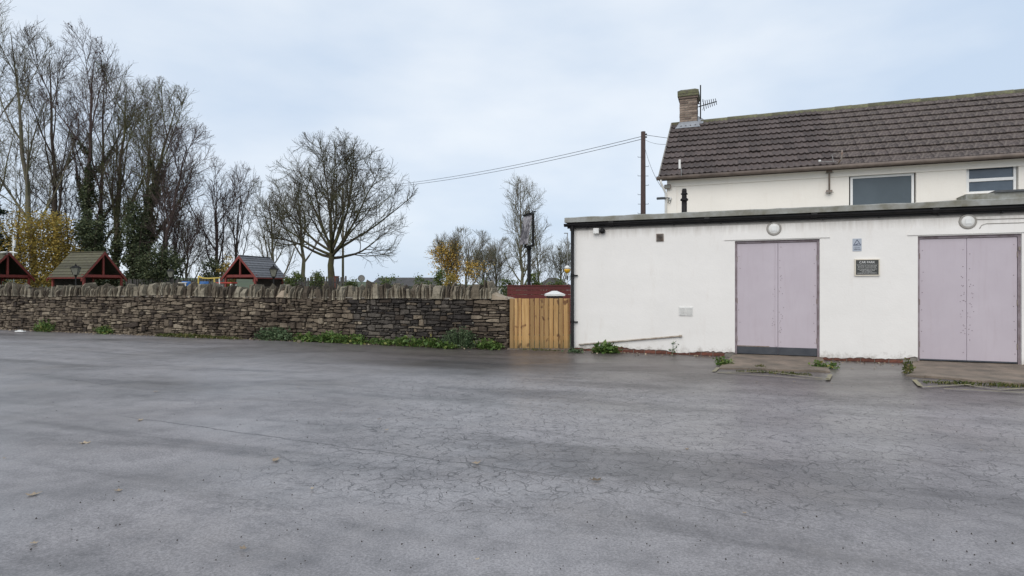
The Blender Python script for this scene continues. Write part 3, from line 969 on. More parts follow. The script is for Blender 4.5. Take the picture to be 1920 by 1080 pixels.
# ------------------------------------------------------------------ house behind
HOUSE = (4.18, 16.70, 0.0)
hp = lambda x, y, d=0: on_plane(x, y, HOUSE, d)
EAVE = EYE + 207 * 16.7 / F
RUN = 3.7
RIDGE = EYE + 307 * (16.7 + NY * RUN) / F
HLEN = 15.0
def house():
    rng = random.Random(11)
    R = thing('white_house', 'white rendered house with brown tiled roof and brick chimney behind the extension', 'house', HOUSE, ANG)
    WF, WL = .28, .20             # wall set back under the eaves and verge
    GW = WF + 2 * (RUN - WF)
    # windows
    w1a, w1t = hp(1592, 330, WF); w1b = hp(1718, 330, WF)[0]
    w2a, w2t = hp(1812, 308, WF); w2b = hp(1910, 308, WF)[0]
    w1z = hp(1650, 385, WF)[1] - .05
    w2z = hp(1860, 361, WF)[1]
    wt = EAVE + .02
    m = MB()
    xs = [WL, w1a, w1b, w2a, w2b, HLEN]
    tops = {w1a: (w1z, w1t), w2a: (w2z, w2t)}
    for a, b in zip(xs[:-1], xs[1:]):
        if a in tops:
            z0, z1 = tops[a]
            m.quad((a, WF, 0), (b, WF, 0), (b, WF, z0), (a, WF, z0))
            m.quad((a, WF, z1), (b, WF, z1), (b, WF, wt), (a, WF, wt))
            for p, q in (((a, z0), (a, z1)), ((a, z1), (b, z1)), ((b, z1), (b, z0)), ((b, z0), (a, z0))):
                m.quad((p[0], WF, p[1]), (q[0], WF, q[1]), (q[0], WF + .14, q[1]), (p[0], WF + .14, p[1]))
        else:
            m.quad((a, WF, 0), (b, WF, 0), (b, WF, wt), (a, WF, wt))
    sl_ = (RIDGE - EAVE) / RUN
    m.poly([(WL, WF, 0), (WL, WF + GW, 0), (WL, WF + GW, EAVE + .02), (WL, RUN, RIDGE - .16), (WL, WF, EAVE + .02)])
    m.poly([(HLEN, WF, 0), (HLEN, WF + GW, 0), (HLEN, WF + GW, EAVE), (HLEN, RUN, RIDGE - .16), (HLEN, WF, EAVE)])
    m.quad((WL, WF + GW, 0), (HLEN, WF + GW, 0), (HLEN, WF + GW, EAVE), (WL, WF + GW, EAVE))
    m.build('wall', 'house_render', R, fix=False)
    # shallow render bands: eaves band and corner pilaster
    zb = hp(1400, 349, WF)[1] - .05
    MB().box(WL, HLEN, WF - .04, WF - .001, EAVE - .24, EAVE + .0, .004).build('eaves_band', 'house_render', R)
    MB().box(WL - .01, hp(1269, 360, WF)[0], WF - .03, WF - .001, 0, EAVE - .245, .004).build('corner_pilaster', 'house_render', R)
    # window 1: white frame with a blank grey panel
    def window(a, b, z0, z1, panes, glass):
        y = WF + .07
        f = .055
        w_ = MB()
        w_.box(a, a + f, y, y + .06, z0, z1); w_.box(b - f, b, y, y + .06, z0, z1)
        w_.box(a + f, b - f, y, y + .06, z1 - f, z1); w_.box(a + f, b - f, y, y + .06, z0, z0 + f)
        for q in panes[1:-1]:
            w_.box(a + f, b - f, y - .008, y + .055, q - .035, q + .035)
        W = w_.build('window', 'upvc', R)
        for q0, q1 in zip(panes[:-1], panes[1:]):
            MB().box(a + f, b - f, y + .03, y + .04, q0 + .036 if q0 != panes[0] else z0 + f, q1 - .036 if q1 != panes[-1] else z1 - f).build('pane', glass, W)
        MB().box(a - .06, b + .06, WF - .05, WF + .10, z0 - .05, z0 - .004, .006).build('sill', 'house_render', W)
        return W
    window(w1a + .04, w1b - .03, w1z, w1t - .01, [w1z, w1t], 'pane')
    zm = hp(1860, 335.5, WF)[1]
    window(w2a + .02, w2b - .02, w2z, w2t - .01, [w2z, zm, w2t], 'pane2')
    # blue-grey net curtain bars behind the upper pane are left to the glass; low felt upstand below the right window
    a = hp(1792, 360, -.35)[0]
    zq = hp(1860, 357, -.35)[1]
    MB().box(a + .2, HLEN, -.35, WF - .002, 2.7, zq - .06).build('roof_upstand', 'felt', R)
    MB().box(a + .75, HLEN, -.40, WF - .003, zq - .059, zq - .01).build('upstand_capping', 'dark_grey', R)
    # roof deck
    ang = math.atan2(RIDGE - EAVE, RUN)
    SL = math.hypot(RUN, RIDGE - EAVE)
    cs, sn = math.cos(ang), math.sin(ang)
    def rp(x, l, h=0.0):             # point on the front slope: l up the slope, h above it
        return (x, l * cs - h * sn, EAVE + l * sn + h * cs)
    m = MB()
    m.quad(rp(0, .05, -.03), rp(HLEN, .05, -.03), rp(HLEN, SL, -.03), rp(0, SL, -.03))
    m.quad((0, RUN, RIDGE - .03), (HLEN, RUN, RIDGE - .03), (HLEN, 2 * RUN, EAVE - .03), (0, 2 * RUN, EAVE - .03))
    m.quad(rp(0, .05, -.03), rp(0, SL, -.03), rp(0, SL, -.12), rp(0, .05, -.12))
    roof = m.build('roof', 'tile', R, fix=False)
    MB().box(WL, HLEN, .02, WF, EAVE - .02, EAVE + .012).build('soffit', 'house_render', R)
    # tiles: wavy double-roll tiles on the left bay, flat mottled ones on the right
    NC = 10
    gauge = (SL - .08) / NC
    TW = .30
    def wavy():
        k = 12
        mb = MB()
        L_ = gauge + .05
        zf = lambda u: .030 * max(0, math.sin(2 * math.pi * (u * 2) - .5)) ** 1.2
        for i in range(k + 1):
            u = i / k
            z = zf(u)
            mb.v += [(u * TW, 0, z + .058), (u * TW, L_, z + .004), (u * TW, .0, z + .036)]
        for i in range(k):
            a = i * 3
            mb.f.append((a, a + 3, a + 4, a + 1))
            mb.f.append((a + 2, a + 5, a + 3, a))
        return mb.mesh('roof_tile', 'tile')
    def flat():
        mb = MB()
        L_ = gauge + .05
        mb.v += [(0.004, 0, .046), (TW - .004, 0, .046), (TW - .004, L_, .0), (.004, L_, .0), (.004, .0, .026), (TW - .004, .0, .026), (TW * .5, 0, .050), (TW * .5, L_, .004)]
        mb.f += [(0, 6, 7, 3), (6, 1, 2, 7), (4, 5, 1, 6, 0)]
        return mb.mesh('roof_tile', 'tile_old')
    wm, fm = wavy(), flat()
    split = hp(1562, 250, 1.6)[0]
    nwave = int(round(split / TW))
    rot = Matrix.Rotation(ang, 3, 'X').to_euler()
    rest_v, rest_f = [], []
    flats = []
    for c in range(NC):
        for i in range(int(HLEN / TW)):
            x = i * TW
            wave = i < nwave
            l = .0 + c * gauge
            if wave or x < 9.6:
                o = None
                if wave:
                    o = link('roof_tile', wm, roof, rp(x, l + rng.uniform(-.012, .012), rng.uniform(-.004, .006)))
                else:
                    flats.append((c, i)); continue
                o.rotation_euler = (ang + rng.uniform(-.008, .008), 0, rng.uniform(-.006, .006))
            else:
                flats.append((c, i))
    budget = 300 - nwave * NC
    flats.sort(key=lambda q: q[1])
    rest = MB()
    for n_, (c, i) in enumerate(flats):
        x, l = i * TW, c * gauge
        if n_ < budget:
            o = link('roof_tile', fm, roof, rp(x, l + rng.uniform(-.008, .008), .004))
            o.rotation_euler = (ang + rng.uniform(-.012, .012), 0, rng.uniform(-.008, .008))
        else:
            L_ = gauge + .05
            j = rng.uniform(-.008, .008)
            rest.quad(rp(x + .004, l + j, .048), rp(x + TW - .004, l + j, .048), rp(x + TW - .004, l + L_, .004), rp(x + .004, l + L_, .004))
            rest.quad(rp(x + .004, l + j, .028), rp(x + TW - .004, l + j, .028), rp(x + TW - .004, l + j, .048), rp(x + .004, l + j, .048))
    o = rest.build('roof_tiles_beyond', 'tile_old', roof, fix=False)
    o['kind'] = 'stuff'
    # mossy ridge tiles
    rt = MB()
    for x in (0, .462):
        for i in range(9):
            t = math.pi * i / 8
            rt.v.append((x, -.17 * math.cos(t), -.07 + .145 * math.sin(t)))
    for i in range(8):
        rt.f.append((i, i + 1, 9 + i + 1, 9 + i))
    rt.f.append(tuple(range(9)))
    rm = rt.mesh('ridge_tile', 'moss_ridge', True)
    for i in range(int(HLEN / .45)):
        o = link('ridge_tile', rm, roof, (i * .45, RUN, RIDGE - .02 + rng.uniform(-.008, .008)))
        o.rotation_euler = (0, rng.uniform(-.012, .012), 0)
    # verge mortar and gutter
    m = MB()
    a, b = rp(-.02, 0, .045), rp(-.02, SL, .045)
    m.quad(rp(-.02, 0, -.06), rp(-.02, SL, -.06), b, a)
    m.quad(rp(.02, 0, .055), rp(.02, SL, .055), b, a)
    m.build('verge', 'mortar', roof, fix=False)
    MB().tube([(-.06, -.045, EAVE - .03), (HLEN, -.045, EAVE - .03)], .056, 10).build('gutter', 'gutter_brown', R, True)
    MB().box(0, HLEN, .005, .025, EAVE - .10, EAVE - .0).build('fascia', 'timber_pole', R)
    MB().tube([(.06, -.045, EAVE - .07), (.06, -.03, EAVE - .16), (.17, WF - .09, EAVE - .42), (.17, WF - .075, EAVE - .55), (.17, WF - .075, 2.6)], .032, 10).build('downpipe', 'white_plastic', R, True)
    # chimney: bricks one by one
    c0 = hp(1274, 240, RUN - .34)[0]
    c1 = c0 + .56
    y0, y1 = RUN - .34, RUN + .34
    zb = RIDGE - .36
    ztop = EYE + (540 - 172) / F * (HOUSE[1] + UY * c0 + NY * y0)
    ch = MB().box(c0 + .012, c1 - .012, y0 + .012, y1 - .012, zb, ztop - .26).build('chimney', 'mortar', R)
    bw, bh = .215, .065
    bmesh_ = {}
    def brick(x0, x1, yy0, yy1, z):
        key = (round(x1 - x0, 3), round(yy1 - yy0, 3))
        if key not in bmesh_:
            bmesh_[key] = MB().box(0, key[0], 0, key[1], 0, bh, .006).mesh('brick', 'chimney_brick')
        o = link('brick', bmesh_[key], ch, (x0 + rng.uniform(-.004, .004), yy0 + rng.uniform(-.004, .004), z))
    z = zb
    r = 0
    while z + bh < ztop - .25:
        off = 0 if r % 2 else .105
        pieces = [(0, .175), (.187, .373), (.385, .56)] if r % 2 else [(0, .27), (.282, .56)]
        for p, q in pieces:
            brick(c0 + p, c0 + q, y0, y0 + .1, z)
            brick(c0 + p, c0 + q, y1 - .1, y1, z)
        sp_ = [(.112, .33), (.342, .568)] if r % 2 else [(.112, .26), (.272, .43), (.442, .568)]
        for p, q in sp_:
            brick(c0, c0 + .1, y0 + p, y0 + q, z)
            brick(c1 - .1, c1, y0 + p, y0 + q, z)
        z += bh + .012
        r += 1
    # corbelled head and mossy cement flaunching
    MB().box(c0 - .035, c1 + .035, y0 - .035, y1 + .035, z, z + .068, .01).build('corbel_course', 'chimney_brick', ch)
    MB().box(c0 - .06, c1 + .06, y0 - .06, y1 + .06, z + .0685, z + .165, .015).build('corbel_course', 'moss_ridge', ch)
    m = MB()
    b4 = [(c0 - .06, y0 - .06), (c1 + .06, y0 - .06), (c1 + .06, y1 + .06), (c0 - .06, y1 + .06)]
    t4 = [(c0 + .06, y0 + .06), (c1 - .06, y0 + .06), (c1 - .06, y1 - .06), (c0 + .06, y1 - .06)]
    zz = z + .166
    for i in range(4):
        j = (i + 1) % 4
        m.quad((*b4[i], zz), (*b4[j], zz), (*b4[j], zz + .09), (*b4[i], zz + .07))
        m.quad((*b4[i], zz + .07), (*b4[j], zz + .09), (*t4[j], zz + .165), (*t4[i], zz + .155))
    m.poly([(*p, zz + .16) for p in t4])
    m.build('flaunching', 'moss_ridge', ch)
    # lead flashing apron
    m = MB()
    lf = lambda y: EAVE + y * (RIDGE - EAVE) / RUN
    ya = y0 - .20
    m.quad((c0 - .13, ya, lf(ya) + .06), (c1 + .12, ya, lf(ya) + .06), (c1 + .05, y0 - .012, lf(y0) + .11), (c0 - .04, y0 - .012, lf(y0) + .11))
    m.quad((c0 - .05, y0 - .014, lf(y0) + .10), (c1 + .05, y0 - .014, lf(y0) + .10), (c1 - .0, y0 - .014, lf(y0) + .17), (c0 + .0, y0 - .014, lf(y0) + .17))
    m.quad((c1 + .013, y0 - .02, lf(y0) + .05), (c1 + .20, y0 - .02, lf(y0) + .07), (c1 + .20, RUN, RIDGE + .07), (c1 + .013, RUN, RIDGE + .2))
    m.build('lead_flashing', 'lead', ch, fix=False)
    return R, c0, c1
HOUSER, CH0, CH1 = house()

def hpos(s, d, z):
    return (HOUSE[0] + UX * s + NX * d, HOUSE[1] + UY * s + NY * d, z)

def aerial():
    s = CH1 + .10
    zb = hp(1318, 228, RUN)[1]
    zt = hp(1318, 160, RUN)[1]
    A = thing('tv_aerial', 'black television aerial on a mast beside the chimney', 'aerial', hpos(s, RUN - .05, zb - .12), ANG)
    H = zt - zb + .12
    MB().tube([(0, 0, 0), (0, 0, H)], .02, 8).build('mast', 'black_iron', A)
    for z in (.62, .72):
        MB().box(-.12, .02, -.02, .02, z - .008, z + .008).build('bracket', 'black_iron', A)
    zy = H * .48
    MB().tube([(-.05, 0, zy - .02), (.52, -.10, zy + .06)], .017, 6).build('boom', 'black_iron', A)
    for i in range(7):
        t = .10 + i * .066
        z = zy + .0 + .06 * t / .52
        hl = .20 if i == 0 else .155 - .008 * i
        MB().tube([(t - .02, -.10 * t / .52 - hl * .5, z + hl * .85), (t + .02, -.10 * t / .52 + hl * .5, z - hl * .85)], .011, 5).build('element', 'black_iron', A)
    for k in (-1, 1):
        MB().tube([(.06, -.02, zy + k * .16), (.12, -.04, zy + k * .03)], .006, 5).build('reflector_rod', 'black_iron', A)
aerial()

def flue():
    d = -1.2
    s, zt = hp(1283, 354, d)
    F_ = thing('black_flue', 'black flue pipe with collared cowl standing on the flat roof', 'flue', hpos(s, d, 2.76), ANG)
    h = zt - 2.76
    MB().tube([(0, 0, 0), (0, 0, h - .30)], .068, 14).build('pipe', 'black_plastic', F_, True)
    MB().lathe([(.07, h - .32), (.10, h - .31), (.10, h - .27), (.065, h - .24), (.06, h - .16), (.085, h - .15), (.085, h - .12), (.062, h - .11), (.062, h - .05), (.05, h), (.02, h)], 14).build('cowl', 'black_plastic', F_)
flue()

def house_light():
    s, z = hp(1252, 351, .24)
    L = thing('floodlight', 'small black framed floodlight on the house corner below the eaves', 'floodlight', hpos(s, .25, z), ANG)
    MB().box(-.09, .09, -.10, -.03, -.065, .065, .012).build('housing', 'rust_steel', L)
    MB().box(-.068, .068, -.106, -.1005, -.045, .045).build('lens', 'glass', L)
    MB().box(-.02, .02, -.03, .0, -.05, .05).build('bracket', 'black_iron', L)
    s, z = hp(1256, 372, .22)
    C = thing('cctv_camera', 'small dark bullet camera on an arm at the house corner', 'camera', hpos(s, .24, z), ANG)
    MB().lathe([(.055, 0), (.055, -.03), (.03, -.05)], 12, axis='y').build('base', 'white_plastic', C)
    MB().tube([(0, -.04, 0), (-.06, -.10, .01), (-.16, -.12, 0)], .014, 8).build('arm', 'dark_grey', C)
    MB().tube([(-.13, -.10, 0), (-.20, -.16, -.005), (-.33, -.25, -.02)], .036, 12).build('body', 'dark_grey', C)
    MB().tube([(-.02, -.03, -.03), (-.05, -.05, -.12), (0, -.04, -.15), (.03, -.02, -.06)], .008, 6).build('cable_loop', 'cable', C)
house_light()

def mast_bracket():
    s, z0 = hp(1555, 363, .2)
    z1 = hp(1555, 318, .2)[1]
    B = thing('mast_bracket', 'grey curved aerial bracket with clamps between the house windows and eaves', 'bracket', hpos(s, .2, z0), ANG)
    h = z1 - z0
    zt = hp(1577, 283, .0)[1] - z0
    MB().tube([(0, 0, 0), (0, 0, h), (.04, -.05, h + .06), (.18, -.22, h + .12), (.24, -.30, h + .22), (.25, -.30, zt)], .022, 8).build('mast', 'rust_steel', B, True)
    for z in (.06, h - .06):
        MB().box(-.07, .07, -.02, .07, z - .035, z + .035, .006).build('clamp', 'rust_steel', B)
        MB().tube([(-.10, -.02, z - .03), (.10, -.02, z - .03)], .008, 6).build('bolt', 'steel', B)
    MB().tube([(-.25, -.30, h + .18), (-.20, -.28, h + .16), (.12, -.24, h + .15)], .008, 6).build('arm', 'steel', B)
    MB().tube([(.06, -.28, h + .14), (.02, -.28, h + .32), (.10, -.29, zt - .06)], .008, 6).build('loop', 'steel', B)
    MB().lathe([(.0, 0), (.03, .01), (.03, .05), (0, .06)], 8, (-.26, -.30, h + .16)).build('cap', 'white_plastic', B)
mast_bracket()
def roof_stick():
    s, z = hp(1278, 330, -.05)
    B = thing('roof_stay', 'short pale metal stay leaning on the roof tiles above the eaves gutter', 'stay', hpos(s, -.05, z), ANG)
    MB().tube([(0, -.03, -.05), (.0, -.06, .12), (-.06, -.05, .46)], .012, 8).build('rod', 'steel', B)
    MB().box(-.075, -.02, -.07, -.045, .20, .45).build('plate', 'white_plastic', B)
roof_stick()

# ------------------------------------------------------------------ telegraph pole and wires
def poles():
    Y = 30.0
    X, zt = at(1206, Y), zat(247, Y)
    P = thing('telegraph_pole', 'dark timber telegraph pole with climbing steps beside the house', 'pole', (X, Y, 0))
    MB().tube([(0, 0, -.1), (0, 0, 4), (0, 0, zt)], [.15, .135, .115], 14).build('pole', 'timber_pole', P, True)
    z, k = 4.2, 0
    while z < zt - 1.2:
        sx = 1 if k % 2 else -1
        MB().tube([(sx * .11, 0, z), (sx * .27, 0, z), (sx * .27, 0, z + .05)], .011, 5).build('climbing_step', 'black_iron', P)
        if k % 3 == 0:
            MB().tube([(-sx * .11, 0, z), (-sx * .27, 0, z)], .011, 5).build('climbing_step', 'black_iron', P)
        z += .48; k += 1
    for zz in (zt - .18, zt - .32):
        MB().lathe([(.02, 0), (.045, .02), (.045, .06), (.02, .09)], 8, (.15, -.02, zz)).build('insulator', 'dark_grey', P)
    X2, Y2 = at(643, 58), 58.0
    z2 = zat(352, 58)
    Q = thing('telegraph_pole', 'slim pale distant pole behind the round bare tree', 'pole', (X2, Y2, 0))
    MB().tube([(0, 0, -.1), (0, 0, z2)], [.13, .10], 10).build('pole', 'bark_pale', Q, True)
    def wire(a, b, sag, r, label, n=28):
        pts = []
        for i in range(n + 1):
            t = i / n
            p = Vector(a).lerp(Vector(b), t)
            p.z -= 4 * sag * t * (1 - t)
            pts.append(tuple(p))
        o = MB().tube(pts, r, 5).build('overhead_wire', 'cable')
        return tag(o, label, 'wire', 'overhead wires')
    wire((X, Y, zt - .22), (X2, Y2, z2 - .05), .55, .014, 'upper overhead wire running left from the telegraph pole to the round tree')
    wire((X, Y, zt - .36), (X2, Y2, z2 - .16), .60, .014, 'lower overhead wire running left from the telegraph pole to the round tree')
    wire((X, Y, zt - .15), (20, 34, zt + .1), .25, .012, 'overhead wire from the telegraph pole passing behind the house roof', 12)
    e = hpos(.05, .15, EAVE - .25)
    wire((X, Y, zt - .45), e, .25, .007, 'thin drop wire from the telegraph pole to the house eaves', 14)
    e = hpos(.10, RUN - .9, EAVE + 1.6)
    wire((X, Y, zt - .35), e, .12, .007, 'thin drop wire from the telegraph pole to the house verge', 14)
poles()

# ------------------------------------------------------------------ stone wall
def stone_wall():
    rng = random.Random(21)
    R = thing('stone_wall', 'dry stone boundary wall topped with upright coping stones', 'wall', WALL, ANG)
    LEFT, TH, TOPZ = -20.5, .46, 1.13
    MB().box(LEFT, -.06, .05, TH - .05, -.1, TOPZ).build('wall_core', 'wall_core', R)
    top = lambda s: TOPZ + .03 * math.sin(s * .55 + 1) + .02 * math.sin(s * 1.7) - .012
    def wob(s, r):
        return .014 * math.sin(s * 2.3 + r * 1.9) + .012 * math.sin(s * 5.1 + r * 3.7) + .008 * math.sin(s * 11 + r * 5)
    stones = []
    hs = []
    z = .0
    while z < TOPZ - .03:
        h = rng.choice([.034, .04, .046, .052, .06, .07, .085])
        hs.append((z, min(h, TOPZ - z))); z += h
    zn = [q[0] for q in hs] + [TOPZ]
    nr = len(hs)
    def zline(s, r):
        if r <= 0: return -.03
        if r >= nr: return top(s)
        return zn[r] + wob(s, r)
    taken = [[] for _ in range(nr + 2)]
    for r in range(nr):
        s = -.0
        blocks = sorted(taken[r], reverse=True)
        while s > LEFT:
            pier = s > -.95
            hit = next((b for b in blocks if b[0] < s - .001 <= b[1] + .0001), None)
            if hit:
                s = hit[0]; continue
            nxt = max([b[1] for b in blocks if b[1] < s] + [LEFT])
            h = hs[r][1]
            wd = h * rng.uniform(1.6, 5.2) * (1.35 if pier else 1)
            wd = max(.07, min(wd, .46))
            e = s - wd
            if e < nxt + .05: e = nxt
            span = 1
            if rng.random() < .17 and r < nr - 1 and h < .075:
                span = 2 if r + 2 <= nr else 1
                if rng.random() < .25 and r + 3 <= nr and hs[r + 1][1] < .07: span = 3
                for q in range(1, span):
                    taken[r + q].append((e, s))
            stones.append((e, s, r, r + span))
            s = e
    # end face of the wall (pier return) - stones laid across
    items = []
    for e, s, r0, r1 in stones:
        j = .004
        ss = [e + j, e + (s - e) * rng.uniform(.3, .4), e + (s - e) * rng.uniform(.6, .7), s - j]
        ri = lambda v: rng.uniform(-v, v)
        hmid = zline((e + s) / 2, r1) - zline((e + s) / 2, r0)
        jj = min(.020, hmid * .24)
        b = [(ss[0] + ri(.006) + .004, zline(ss[0], r0) + j + abs(ri(jj))), (ss[1], zline(ss[1], r0) + j + abs(ri(jj)) * .5), (ss[2], zline(ss[2], r0) + j + abs(ri(jj)) * .5), (ss[3] + ri(.006) - .004, zline(ss[3], r0) + j + abs(ri(jj)))]
        t_ = [(ss[3] + ri(.008) - .006, zline(ss[3], r1) - j - abs(ri(jj)) * 1.6), (ss[2], zline(ss[2], r1) - j - abs(ri(jj)) * .6), (ss[1], zline(ss[1], r1) - j - abs(ri(jj)) * .6), (ss[0] + ri(.008) + .006, zline(ss[0], r1) - j - abs(ri(jj)) * 1.6)]
        out = b + t_
        cx = sum(p[0] for p in out) / 8; cz = sum(p[1] for p in out) / 8
        soot = -4.1 < cx < -.95
        proud = rng.uniform(-.012, .045) + (rng.random() < .12) * .03
        if soot: proud = rng.uniform(.006, .02)
        if cx > -.95: proud = rng.uniform(.012, .03)
        V, Fc = [], []
        tilt = ri(.10)
        for k_, (dpt, sc) in enumerate(((.09, 1.0), (-proud + .016, 1.0), (-proud, .86 if hmid > .05 else .80))):
            for x, zz in out:
                V.append((cx + (x - cx) * sc, dpt + (x - cx) * tilt * (k_ > 0) + (ri(.005) if k_ == 2 else 0), cz + (zz - cz) * (sc if k_ < 2 else sc * .92)))
        for k_ in range(2):
            for i in range(8):
                a, c = k_ * 8 + i, k_ * 8 + (i + 1) % 8
                Fc.append((a, c, c + 8, a + 8))
        Fc.append((16, 17, 22, 23)); Fc.append((17, 18, 21, 22)); Fc.append((18, 19, 20, 21))
        Y = WALL[1] + UY * cx
        area = (s - e) * hmid / Y ** 2
        vis = on_plane(0, 600, WALL)[0] < cx
        items.append((area if vis else 0, V, Fc, 'stone_wet' if soot and rng.random() < .8 else 'stone'))
    items.sort(key=lambda q: -q[0])
    for a, V, Fc, mt in items[:300]:
        m = MB(); m.v, m.f = V, Fc
        m.build('stone', mt, R, fix=False)
    for mt in ('stone', 'stone_wet'):
        m = MB()
        for a, V, Fc, m2 in items[300:]:
            if m2 == mt:
                n = len(m.v); m.v += V; m.f += [tuple(i + n for i in f) for f in Fc]
        o = m.build('small_stones', mt, R, fix=False)
        o['kind'] = 'stuff'
    # end face stones
    z = 0.0
    while z < TOPZ - .06:
        h = rng.uniform(.06, .12)
        y = .01
        while y < TH - .05:
            w_ = rng.uniform(.12, .26)
            y1 = min(y + w_, TH)
            MB().box(-.07, rng.uniform(.0, .018), y + .005, y1 - .005, z + .005, min(z + h, TOPZ) - .005, .012).build('end_stone', 'stone', R)
            y = y1
        z += h
    # rear face
    MB().box(LEFT, -.07, TH - .0495, TH, -.1, TOPZ - .01).build('rear_face', 'stone', R)
    # coping: upright slabs on edge, leaning this way and that
    s = -.34
    n = 0
    while s > -18.9:
        big = .5 + .5 * math.sin(s * 1.3 + 2) * math.sin(s * .47)
        boulder = rng.random() < .05
        th = rng.uniform(.022, .060) + (.05 if rng.random() < .15 else 0) + (.14 if boulder else 0)
        h = rng.uniform(.20, .34) + .07 * big * rng.random() + (.09 if rng.random() < .10 else 0)
        lean = .10 * math.sin(s * .9 + 1.3) + .08 * math.sin(s * 3.1) + rng.uniform(-.11, .11)
        # outline in depth and height, rough and broken
        y0, y1 = -.03 + rng.uniform(-.05, .05), TH - .06 + rng.uniform(-.06, .05)
        c1_, c2_ = rng.uniform(.08, .4), rng.uniform(.5, .9)
        ol = [(y0, 0), (y0 + rng.uniform(-.03, .04), h * rng.uniform(.3, .6)), (y0 + rng.uniform(.0, .06), h * rng.uniform(.7, .98)), (y0 + (y1 - y0) * c1_, h * rng.uniform(.82, 1.05)), (y0 + (y1 - y0) * c2_, h * rng.uniform(.7, 1.0)), (y1, h * .5), (y1, 0)]
        V, Fc = [], []
        tp = rng.uniform(.35, 1.0)
        off = rng.uniform(-.5, .5)
        for side in (-1, 1):
            for (y, zz) in ol:
                k_ = 1 - (1 - tp) * (zz / h)
                V.append((side * th / 2 * k_ * rng.uniform(.7, 1.15) + (zz / h) * th * off * .5 + zz * math.tan(lean), y + rng.uniform(-.012, .012), zz + (rng.uniform(-.02, .02) if zz > 0 else 0)))
        q = len(ol)
        Fc.append(tuple(range(q))); Fc.append(tuple(range(2 * q - 1, q - 1, -1)))
        for i in range(q):
            j = (i + 1) % q
            Fc.append((i, i + q, j + q, j))
        m = MB(); m.v, m.f = V, Fc
        o = m.build('coping_stone', 'coping', R)
        o.location = (s - th / 2, 0, top(s) - .012)
        s -= th * rng.uniform(.92, 1.08) + .004
        n += 1
    MB().box(LEFT, -.02, .0, TH, TOPZ - .028, TOPZ - .006).build('mortar_bed', 'mortar', R)
    # sandy mortar end cap
    m = MB()
    pts = [(-.36, .16), (-.20, .075), (-.06, .045), (.03, .0)]
    for (a, h0), (b, h1) in zip(pts[:-1], pts[1:]):
        z0 = TOPZ - .02
        m.quad((a, -.04, z0 + h0 * .7), (b, -.04, z0 + h1 * .7), (b, TH / 2, z0 + h1), (a, TH / 2, z0 + h0))
        m.quad((a, TH + .02, z0 + h0 * .7), (b, TH + .02, z0 + h1 * .7), (b, TH / 2, z0 + h1), (a, TH / 2, z0 + h0))
        m.quad((a, -.04, z0 - .02), (b, -.04, z0 - .02), (b, -.04, z0 + h1 * .7), (a, -.04, z0 + h0 * .7))
    m.quad((.03, -.04, TOPZ - .04), (.03, TH, TOPZ - .04), (.03, TH, TOPZ - .02), (.03, -.04, TOPZ - .02))
    m.build('mortar_cap', 'sand_mortar', R, fix=False)
    sf = on_plane(532, 550, WALL)[0]
    MB().poly([(sf - .22, -.045, TOPZ - .02), (sf + .22, -.045, TOPZ - .02), (sf + .05, -.02, TOPZ + .16), (sf - .06, -.02, TOPZ + .15)]).poly([(sf - .22, -.045, TOPZ - .02), (sf - .06, -.02, TOPZ + .15), (sf - .06, .3, TOPZ + .15), (sf - .22, .3, TOPZ - .02)]).poly([(sf + .22, -.045, TOPZ - .02), (sf + .22, .3, TOPZ - .02), (sf + .05, .3, TOPZ + .16), (sf + .05, -.02, TOPZ + .16)]).poly([(sf - .06, -.02, TOPZ + .15), (sf + .05, -.02, TOPZ + .16), (sf + .05, .3, TOPZ + .16), (sf - .06, .3, TOPZ + .15)]).build('mortar_patch', 'sand_mortar', R)
stone_wall()

# ------------------------------------------------------------------ gate, red fence, pier
def gate():
    rng = random.Random(4)
    A, B = Vector((-.055, 12.86, 0)), Vector((1.26, 12.80, 0))
    ln = (B - A).length
    rz = math.atan2(B.y - A.y, B.x - A.x)
    Gt = thing('wooden_gate', 'new honey coloured vertical board gate between stone wall and extension', 'gate', A, rz)
    edges = [0, .085, .18, .245, .41, .515, .62, .715, .82, .925, 1.025, 1.13, ln - .03, ln]
    edges = [.0] + [(956 + k - 955) / 113 * ln for k in (8, 15, 22, 37, 46, 55, 64, 73, 82, 91, 100, 109)] + [ln]
    top = zat(559.5, 12.85)
    for i, (a, b) in enumerate(zip(edges[:-1], edges[1:])):
        y = (-.012 if i % 2 else .012) + rng.uniform(-.003, .003)
        MB().box(a + .006, b - .006, y, y + .018, .03 + rng.uniform(-.004, .006), top + rng.uniform(-.006, .006), .003).build('board', 'pine', Gt)
    for z in (.25, .92):
        MB().box(.02, ln - .02, .0315, .075, z - .045, z + .045).build('rail', 'pine', Gt)
    MB().box(-.05, ln + .02, -.05, .25, -.03, .022).build('threshold', 'concrete', Gt)
gate()

